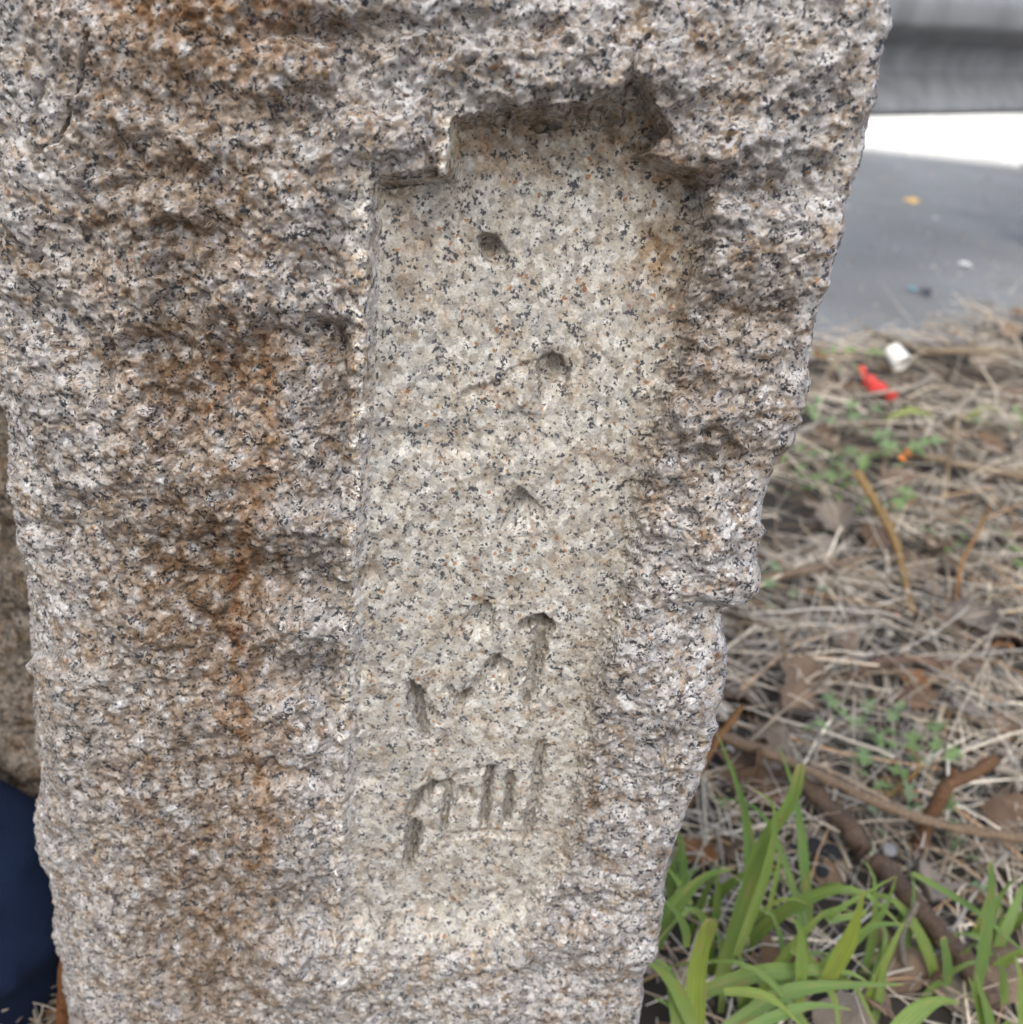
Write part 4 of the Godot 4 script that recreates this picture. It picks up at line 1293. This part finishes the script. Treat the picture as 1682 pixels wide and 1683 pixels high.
func lobed_leaf() -> ArrayMesh:
	# a flat leaf with five blunt lobes, slightly cupped
	var v := PackedVector3Array([Vector3(0, 0, 0)])
	var idx := PackedInt32Array()
	var rim := [[0.0, 0.03], [0.22, 0.10], [0.30, 0.34], [0.44, 0.30], [0.46, 0.12], [0.62, 0.14], [0.74, 0.36], [0.86, 0.26], [0.80, 0.10], [1.0, 0.07], [1.12, 0.0]]
	for p in rim: v.append(Vector3(p[0], 0.35 * p[1] + 0.12 * sin(p[0] * 3.0), p[1]))
	for i in range(rim.size() - 2, -1, -1): v.append(Vector3(rim[i][0], 0.35 * rim[i][1] + 0.12 * sin(rim[i][0] * 3.0), -rim[i][1]))
	v[0] = Vector3(0.5, 0.12, 0)
	for i in range(1, v.size() - 1): idx.append_array([0, i, i + 1])
	idx.append_array([0, v.size() - 1, 1])
	return smooth_mesh(v, idx)

# ---------------------------------------------------------------- things dropped by people
func rubbish() -> void:
	var red := paint(Color(0.62, 0.045, 0.04), 0.4, 0.5)
	var w := base("wrapper", lying([[1438, 634, 0.014]])[0])
	tag(w, "crumpled red sweet wrapper with twisted ends lying on the straw", "wrapper")
	var dirv: Vector3 = (lying([[1466, 652, 0.012]])[0] - lying([[1408, 614, 0.012]])[0])
	var l := dirv.length() * 0.85
	dirv = dirv.normalized()
	var fold := noise(FastNoiseLite.TYPE_SIMPLEX_SMOOTH, 0.012, 3, 33)
	for part in [["body", -0.34, 0.34, 0.0098], ["twisted_end", -0.56, -0.22, 0.005], ["twisted_end", 0.14, 0.60, 0.008]]:
		var pts := PackedVector3Array()
		var rad := PackedFloat32Array()
		for i in 14:
			var t := i / 13.0
			pts.append(dirv * l * lerpf(part[1], part[2], t) + Vector3.UP * (0.002 * sin(t * 9.0) + (0.012 * (1 - t) if part[1] < -0.4 else 0.0)))
			var q: float = part[3]
			rad.append(q * ((0.35 + 0.65 * pow(sin(PI * clampf(t, 0.04, 0.96)), 0.6)) if part[0] == "body" else lerpf(1.0, 0.3, t if part[1] < -0.4 and false else (1.0 - t if part[1] > 0 else t)) * 0.9))
		var m := tube(pts, rad, 12, 0.9, 8)
		put(m, part[0], red, w)
	# half-buried white cup lid, open towards the viewer
	var cup := base("cup", lying([[1484, 622, 0.004]])[0])
	tag(cup, "small white plastic cup lying tipped over behind the red wrapper", "cup")
	var st := PackedVector3Array()
	var idx := PackedInt32Array()
	var ring := 28
	var prof := [[0.0, 0.034], [0.010, 0.034], [0.0135, 0.032], [0.0165, 0.0], [0.0172, -0.001], [0.0168, -0.002], [0.0150, 0.0], [0.0122, 0.030], [0.0, 0.032]]
	for p in prof:
		for k in ring:
			st.append(Vector3(cos(TAU * k / ring) * maxf(p[0], 0.0002), p[1], sin(TAU * k / ring) * maxf(p[0], 0.0002)))
	for i in prof.size() - 1:
		for k in ring:
			var a := i * ring + k
			var b := i * ring + (k + 1) % ring
			idx.append_array([a, b, a + ring, b, b + ring, a + ring])
	var white := paint(Color(0.82, 0.81, 0.78), 0.35, 0.5)
	var shell := put(smooth_mesh(st, idx), "shell", white, cup)
	shell.transform = Transform3D(Basis(Vector3.UP, 0.5) * Basis(Vector3.RIGHT, -1.15), Vector3(0, 0.016, -0.02)).scaled_local(Vector3.ONE * 0.92)
	for s in [[1340, 1392, 0.010, "black rounded pebble between the grass blades and the branch"], [1368, 1400, 0.009, "black pebble touching the broken branch"], [1352, 1430, 0.007, "dark grey pebble in the grit below the black pebbles"], [1302, 1398, 0.008, "bluish black pebble beside the tall grass blade"], [1462, 1396, 0.008, "pale grey pebble at the cut end of the branch"]]:
		var b := SphereMesh.new()
		b.radius = 0.5
		b.height = 0.8
		var o := put(b, "pebble", paint(Color(0.016, 0.017, 0.022) if s[3].begins_with("b") or s[3].begins_with("dark") else Color(0.33, 0.34, 0.37), 0.85))
		tag(o, s[3], "pebble", "pebbles in the grit")
		o.transform = Transform3D(Basis.from_euler(Vector3(0.3, s[0], 0.2)).scaled(Vector3(1.0, 0.55, 1.35) * s[2] * 1.3), lying([[s[0], s[1], 0.014]])[0])
	var petal := paint(Color(0.75, 0.24, 0.03), 0.6)
	var shape := dry_leaf_mesh(44)
	var pl := 0
	for s in [[1496, 742, 0.015, "bright orange petal lying on the long straight stick"], [1486, 754, 0.014, "orange petal beside the folded pale leaf"], [1475, 1010, 0.006, "crumb of orange petal in the fine straw"]]:
		var o := put(shape, "petal", petal)
		tag(o, s[3], "petal", "orange petals on the litter")
		o.transform = Transform3D((Basis(Vector3.UP, 1.3 * pl) * Basis(Vector3.RIGHT, 0.4)).scaled(Vector3.ONE * s[2]), lying([[s[0], s[1], 0.024]])[0])
		pl += 1
	# scraps on the asphalt
	for s in [["fallen_leaf", "small yellow leaf lying alone on the asphalt", "leaf", 1500, 326, Color(0.62, 0.42, 0.16), 0.055], ["paper_scrap", "white paper scrap on the asphalt near the verge", "paper", 1588, 431, Color(0.78, 0.78, 0.78), 0.032], ["plastic_scrap", "blue plastic scrap at the edge of the asphalt", "plastic", 1500, 472, Color(0.16, 0.30, 0.38), 0.022], ["pebble_leaf", "dark scrap of leaf beside the blue plastic", "leaf", 1520, 480, Color(0.05, 0.06, 0.07), 0.03], ["paper_scrap", "tiny white speck of paper beyond the yellow leaf", "paper", 1538, 358, Color(0.7, 0.7, 0.7), 0.016]]:
		var o := put(dry_leaf_mesh(60 + int(s[3]) % 7), s[0], paint(s[5], 0.6))
		tag(o, s[1], s[2])
		o.transform = Transform3D(Basis(Vector3.UP, s[3] * 0.7).scaled(Vector3.ONE * s[6]), on_ground(s[3], s[4], 0.004))

func rear_block() -> void:
	# the rough granite block behind the marker's left side
	var contour := [[560, -30], [690, -16], [721, 7], [753, 14], [768, 21], [780, 25], [860, 16], [914, 11], [932, 0], [1000, -14], [1080, -16], [1150, 0], [1164, 7], [1200, 14], [1253, 23], [1300, 27], [1340, 30], [1420, 34]]
	var tab := []
	for p in contour:
		var rr := ray(p[1], p[0])
		var q := EYE + rr * (-0.53 / rr.z)
		tab.append([q.y, q.x + 0.012])
	tab.sort_custom(func(a, b): return a[0] < b[0])
	var z0 := -0.46
	var rows := 150
	var sides := 120
	var top := 0.52
	var v := PackedVector3Array()
	var uv := PackedVector2Array()
	var col := PackedColorArray()
	var idx := PackedInt32Array()
	var n1 := noise(FastNoiseLite.TYPE_SIMPLEX_SMOOTH, 0.05, 3, 81)
	var n2 := noise(FastNoiseLite.TYPE_SIMPLEX_SMOOTH, 0.009, 3, 82)
	for r in rows + 1:
		var y := lerpf(-0.06, top, r / float(rows))
		var xl := pick(tab, y)
		var wide := 0.17
		var cap := sqrt(maxf(0.0, 1.0 - pow(clampf((y - top + 0.06) / 0.06, 0, 1), 2)))
		for k in sides:
			var a := TAU * k / sides
			var ca := cos(a)
			var sa := sin(a)
			var c4 := pow(absf(ca), 0.5) * signf(ca)
			var s4 := pow(absf(sa), 0.5) * signf(sa)
			var h := 0.010 * n1.get_noise_3d(c4 * 0.09, y, s4 * 0.09) + 0.0055 * (0.3 - absf(n2.get_noise_3d(c4 * 0.09, y, s4 * 0.09)))
			v.append(Vector3(xl + wide * 0.5 + (c4 * wide * 0.5) * maxf(cap, 0.02) + ca * h, y, z0 - 0.07 + s4 * 0.07 * maxf(cap, 0.02) + sa * h))
			uv.append(Vector2(a * 0.09 / TEX_U, -y / TEX_V))
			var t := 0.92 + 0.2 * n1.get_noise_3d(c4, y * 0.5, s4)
			t *= 0.46  # shade behind the marker put into the block colour
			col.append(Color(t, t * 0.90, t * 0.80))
	for r in rows:
		for k in sides:
			var a := r * sides + k
			var b := r * sides + (k + 1) % sides
			idx.append_array([a, b, a + sides, b, b + sides, a + sides])
	v.append(Vector3(pick(tab, top) + 0.085, top + 0.003, z0 - 0.07)); uv.append(Vector2.ZERO); col.append(Color.WHITE)
	for k in sides: idx.append_array([rows * sides + k, rows * sides + (k + 1) % sides, v.size() - 1])
	# turn faces outwards whichever way they came
	var a0 := v[0]; var b0 := v[1]; var c0 := v[sides]
	var centre := Vector3(pick(tab, -0.06) + 0.085, a0.y, z0 - 0.07)
	if (c0 - a0).cross(b0 - a0).dot(a0 - centre) < 0:
		for i in range(0, idx.size(), 3):
			var t := idx[i + 1]
			idx[i + 1] = idx[i + 2]
			idx[i + 2] = t
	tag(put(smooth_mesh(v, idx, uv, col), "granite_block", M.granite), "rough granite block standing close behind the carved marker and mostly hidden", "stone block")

# ---------------------------------------------------------------- the kneeling person
func net(bones: Array, cell: float, blend: float, wrinkle := 0.0, sd := 1) -> ArrayMesh:
	# one skin over tapered bones [a, b, radius a, radius b], joined by a smooth minimum and meshed as surface nets
	var lo := Vector3(1e9, 1e9, 1e9)
	var hi := -lo
	for b in bones:
		var ra: float = maxf(b[2], b[3]) + cell * 3.0 + blend
		for k in 2:
			lo = lo.min(b[k] - Vector3.ONE * ra)
			hi = hi.max(b[k] + Vector3.ONE * ra)
	var nx := int((hi.x - lo.x) / cell) + 2
	var ny := int((hi.y - lo.y) / cell) + 2
	var nz := int((hi.z - lo.z) / cell) + 2
	var f := PackedFloat32Array()
	f.resize(nx * ny * nz)
	f.fill(1.0)
	for b in bones:
		var a: Vector3 = b[0]
		var e: Vector3 = b[1]
		var ra: float = b[2]
		var rb: float = b[3]
		var m := maxf(ra, rb) + cell * 2.5 + blend
		var l := (a.min(e) - Vector3.ONE * m - lo) / cell
		var h := (a.max(e) + Vector3.ONE * m - lo) / cell
		var ab := e - a
		var d2 := maxf(ab.length_squared(), 1e-9)
		for z in range(maxi(0, int(l.z)), mini(nz - 1, int(h.z)) + 1):
			for y in range(maxi(0, int(l.y)), mini(ny - 1, int(h.y)) + 1):
				for x in range(maxi(0, int(l.x)), mini(nx - 1, int(h.x)) + 1):
					var p := lo + Vector3(x, y, z) * cell
					var t := clampf((p - a).dot(ab) / d2, 0.0, 1.0)
					var d := p.distance_to(a + ab * t) - lerpf(ra, rb, t)
					var i := (z * ny + y) * nx + x
					var o := f[i]
					var k := maxf(blend - absf(d - o), 0.0) / blend
					f[i] = minf(d, o) - k * k * blend * 0.25
	if wrinkle > 0.0:
		var n := noise(FastNoiseLite.TYPE_SIMPLEX_SMOOTH, 0.07, 3, sd)
		for z in nz:
			for y in ny:
				for x in nx:
					var i := (z * ny + y) * nx + x
					if absf(f[i]) < cell * 3:
						f[i] += wrinkle * n.get_noise_3d(lo.x + x * cell * 0.6, lo.y + y * cell * 1.7, lo.z + z * cell)
	var v := PackedVector3Array()
	var at_cell := {}
	var corner := [0, 1, nx, nx + 1, nx * ny, nx * ny + 1, nx * ny + nx, nx * ny + nx + 1]
	for z in nz - 1:
		for y in ny - 1:
			for x in nx - 1:
				var i := (z * ny + y) * nx + x
				if absf(f[i]) > cell * 2.5: continue
				var inside := 0
				for k in 8:
					if f[i + corner[k]] < 0: inside += 1
				if inside == 0 or inside == 8: continue
				var sum := Vector3.ZERO
				var n := 0
				for k in 8:
					for axis in [1, 2, 4]:
						if k & axis: continue
						var fa := f[i + corner[k]]
						var fb := f[i + corner[k | axis]]
						if (fa < 0) == (fb < 0): continue
						var t := fa / (fa - fb)
						var pa := Vector3(k & 1, (k >> 1) & 1, (k >> 2) & 1)
						var kb: int = k | axis
						var pb := Vector3(kb & 1, (kb >> 1) & 1, (kb >> 2) & 1)
						sum += pa.lerp(pb, t)
						n += 1
				at_cell[i] = v.size()
				v.append(lo + (Vector3(x, y, z) + sum / n) * cell)
	var idx := PackedInt32Array()
	var steps := [1, nx, nx * ny]
	for i in at_cell:
		for ax in 3:
			var j: int = i + steps[ax]
			if (f[i] < 0) == (f[j] < 0): continue
			var b: int = steps[(ax + 1) % 3]
			var c: int = steps[(ax + 2) % 3]
			if not (at_cell.has(i - b) and at_cell.has(i - c) and at_cell.has(i - b - c)): continue
			var q := [at_cell[i], at_cell[i - b], at_cell[i - b - c], at_cell[i - c]]
			if f[i] < 0: idx.append_array([q[0], q[1], q[2], q[0], q[2], q[3]])
			else: idx.append_array([q[0], q[2], q[1], q[0], q[3], q[2]])
	return smooth_mesh(v, idx)

func person() -> void:
	var knee := at(-62, 1496, 0.62)
	var floor_y := 0.015
	var p := base("person", Vector3(knee.x - 0.40, 0.0, knee.z - 0.06))
	tag(p, "person in dark navy trousers kneeling close beside the carved marker", "person")
	var k := knee - p.position
	var hip_r := Vector3(-0.02, 0.27, 0.09)
	var hip_l := Vector3(-0.02, 0.27, -0.09)
	var knee_l := Vector3(0.12, 0.075, -0.22)
	var ank_r := Vector3(-0.03, 0.075, 0.13)
	var ank_l := Vector3(-0.22, 0.065, -0.15)
	var waist := Vector3(-0.04, 0.42, 0.0)
	var chest := Vector3(0.02, 0.66, 0.0)
	var neck := Vector3(0.05, 0.82, 0.0)
	var head := Vector3(0.09, 0.93, 0.0)
	var sh_r := Vector3(0.03, 0.76, 0.17)
	var sh_l := Vector3(0.03, 0.76, -0.17)
	var el_r := Vector3(0.10, 0.50, 0.23)
	var el_l := Vector3(0.08, 0.50, -0.24)
	var wr_r := Vector3(0.12, 0.37, 0.12)
	var wr_l := Vector3(0.08, 0.33, -0.20)
	var skin := paint(Color(0.42, 0.26, 0.18), 0.55)
	skin.subsurf_scatter_enabled = true
	skin.subsurf_scatter_strength = 0.1
	var navy := paint(Color(0.006, 0.0135, 0.040), 0.9, 0.3)
	navy.rim_enabled = true
	navy.rim = 0.25
	navy.rim_tint = 0.8
	var weave := NoiseTexture2D.new()
	weave.width = 256
	weave.height = 256
	weave.noise = noise(FastNoiseLite.TYPE_SIMPLEX, 5.0, 3, 95)
	navy.heightmap_enabled = true
	navy.heightmap_texture = weave
	navy.heightmap_scale = 0.08
	navy.uv1_triplanar = true
	navy.uv1_scale = Vector3(14, 14, 14)
	var coat := paint(Color(0.06, 0.065, 0.075), 0.85, 0.3)
	# skin: trunk, limbs, neck and head in one surface
	var bones := [[hip_r, hip_l, 0.075, 0.075], [hip_r.lerp(hip_l, 0.5), waist, 0.085, 0.085], [waist, chest, 0.095, 0.12], [chest, neck, 0.11, 0.055], [sh_l, sh_r, 0.055, 0.055], [neck, head, 0.05, 0.06], [head + Vector3(0.0, 0.03, 0), head + Vector3(0.03, -0.03, 0), 0.085, 0.06],
		[hip_r, k, 0.066, 0.042], [k, ank_r, 0.042, 0.032], [hip_l, knee_l, 0.066, 0.042], [knee_l, ank_l, 0.042, 0.032], [sh_r, el_r, 0.044, 0.036], [el_r, wr_r, 0.036, 0.025], [sh_l, el_l, 0.044, 0.036], [el_l, wr_l, 0.036, 0.025],
		[head + Vector3(0.085, 0.005, 0), head + Vector3(0.105, -0.018, 0), 0.012, 0.013], [head + Vector3(0.0, 0.01, 0.082), head + Vector3(-0.004, -0.015, 0.08), 0.014, 0.010], [head + Vector3(0.0, 0.01, -0.082), head + Vector3(-0.004, -0.015, -0.08), 0.014, 0.010]]
	put(net(bones, 0.013, 0.03), "body", skin, p)
	for s in [[wr_r, Vector3(0.75, -0.55, -0.35).normalized(), Vector3(0.3, 0.0, -0.9), 1.0], [wr_l, Vector3(0.85, -0.45, 0.1).normalized(), Vector3(0.1, 0.0, -1.0), -1.0]]:
		var w: Vector3 = s[0]
		var d: Vector3 = s[1]
		var across: Vector3 = (s[2] - d * d.dot(s[2])).normalized()
		var down := across.cross(d).normalized()
		if down.y > 0: down = -down
		var hand := [[w, w + d * 0.03, 0.025, 0.027], [w + d * 0.03 - across * 0.022, w + d * 0.085 - across * 0.030, 0.018, 0.013], [w + d * 0.03, w + d * 0.09, 0.018, 0.013], [w + d * 0.03 + across * 0.022, w + d * 0.082 + across * 0.028, 0.018, 0.012]]
		for n in 4:
			var o := across * (-0.030 + 0.0195 * n)
			var l: float = [0.036, 0.043, 0.039, 0.030][n]
			var a := w + d * (0.086 - 0.004 * absf(n - 1.3)) + o
			var b := a + (d * 0.85 + down * 0.5).normalized() * l
			var c := b + (d * 0.45 + down * 0.9).normalized() * l * 0.75
			var e := c + (d * 0.1 + down).normalized() * l * 0.5
			hand.append_array([[a, b, 0.0092, 0.0086], [b, c, 0.0086, 0.0078], [c, e, 0.0078, 0.0066]])
		var t0 := w + d * 0.028 - across * 0.022
		var t1 := t0 + (d * 0.6 - across * 0.75 + down * 0.2).normalized() * 0.040
		hand.append_array([[t0, t1, 0.0125, 0.0105], [t1, t1 + (d * 0.9 - across * 0.2 + down * 0.4).normalized() * 0.03, 0.0105, 0.008]])
		put(net(hand, 0.0036, 0.006), "hand", skin, p)
	put(net([[hip_r, hip_l, 0.105, 0.105], [hip_r.lerp(hip_l, 0.5), waist, 0.12, 0.112], [hip_r, k, 0.100, 0.064], [k, ank_r, 0.064, 0.050], [hip_l, knee_l, 0.100, 0.072], [knee_l, ank_l, 0.070, 0.052]], 0.010, 0.035, 0.020, 5), "trousers", navy, p)
	put(net([[waist + Vector3(0, -0.06, 0), chest, 0.125, 0.145], [chest, neck + Vector3(-0.01, -0.02, 0), 0.13, 0.075], [sh_l, sh_r, 0.075, 0.075], [sh_r, el_r, 0.064, 0.055], [el_r, wr_r.lerp(el_r, 0.06), 0.055, 0.042], [sh_l, el_l, 0.064, 0.055], [el_l, wr_l.lerp(el_l, 0.06), 0.055, 0.042]], 0.013, 0.035, 0.012, 7), "jacket", coat, p)
	put(net([[head + Vector3(-0.02, 0.055, 0), head + Vector3(-0.045, -0.02, 0), 0.080, 0.070], [head + Vector3(0.03, 0.08, 0.025), head + Vector3(0.03, 0.08, -0.025), 0.036, 0.036]], 0.009, 0.03, 0.008, 9), "hair", paint(Color(0.02, 0.016, 0.014), 0.6), p)
	for z in [-0.03, 0.03]:
		var eye := SphereMesh.new()
		eye.radius = 0.012
		eye.height = 0.024
		var e := put(eye, "eye", paint(Color(0.7, 0.7, 0.68), 0.3), p)
		e.position = head + Vector3(0.078, 0.015, z)
		var iris := SphereMesh.new()
		iris.radius = 0.0062
		iris.height = 0.0124
		var i := put(iris, "iris", paint(Color(0.03, 0.02, 0.015), 0.2), e)
		i.position = Vector3(0.0072, -0.001, 0)
	put(net([[head + Vector3(0.074, -0.052, -0.018), head + Vector3(0.082, -0.05, 0), 0.006, 0.008], [head + Vector3(0.082, -0.05, 0), head + Vector3(0.074, -0.052, 0.018), 0.008, 0.006]], 0.003, 0.004), "mouth", paint(Color(0.33, 0.14, 0.12), 0.5), p)
	for a in [ank_r, ank_l]:
		put(net([[a + Vector3(0.0, 0.0, 0), a + Vector3(-0.05, -0.005, 0), 0.046, 0.045], [a + Vector3(-0.05, -0.005, 0), a + Vector3(-0.02, -0.035, 0), 0.04, 0.038], [a + Vector3(-0.02, -0.035, 0), a + Vector3(0.15, -0.036, 0), 0.038, 0.034]], 0.009, 0.02), "shoe", paint(Color(0.05, 0.05, 0.05), 0.6), p)
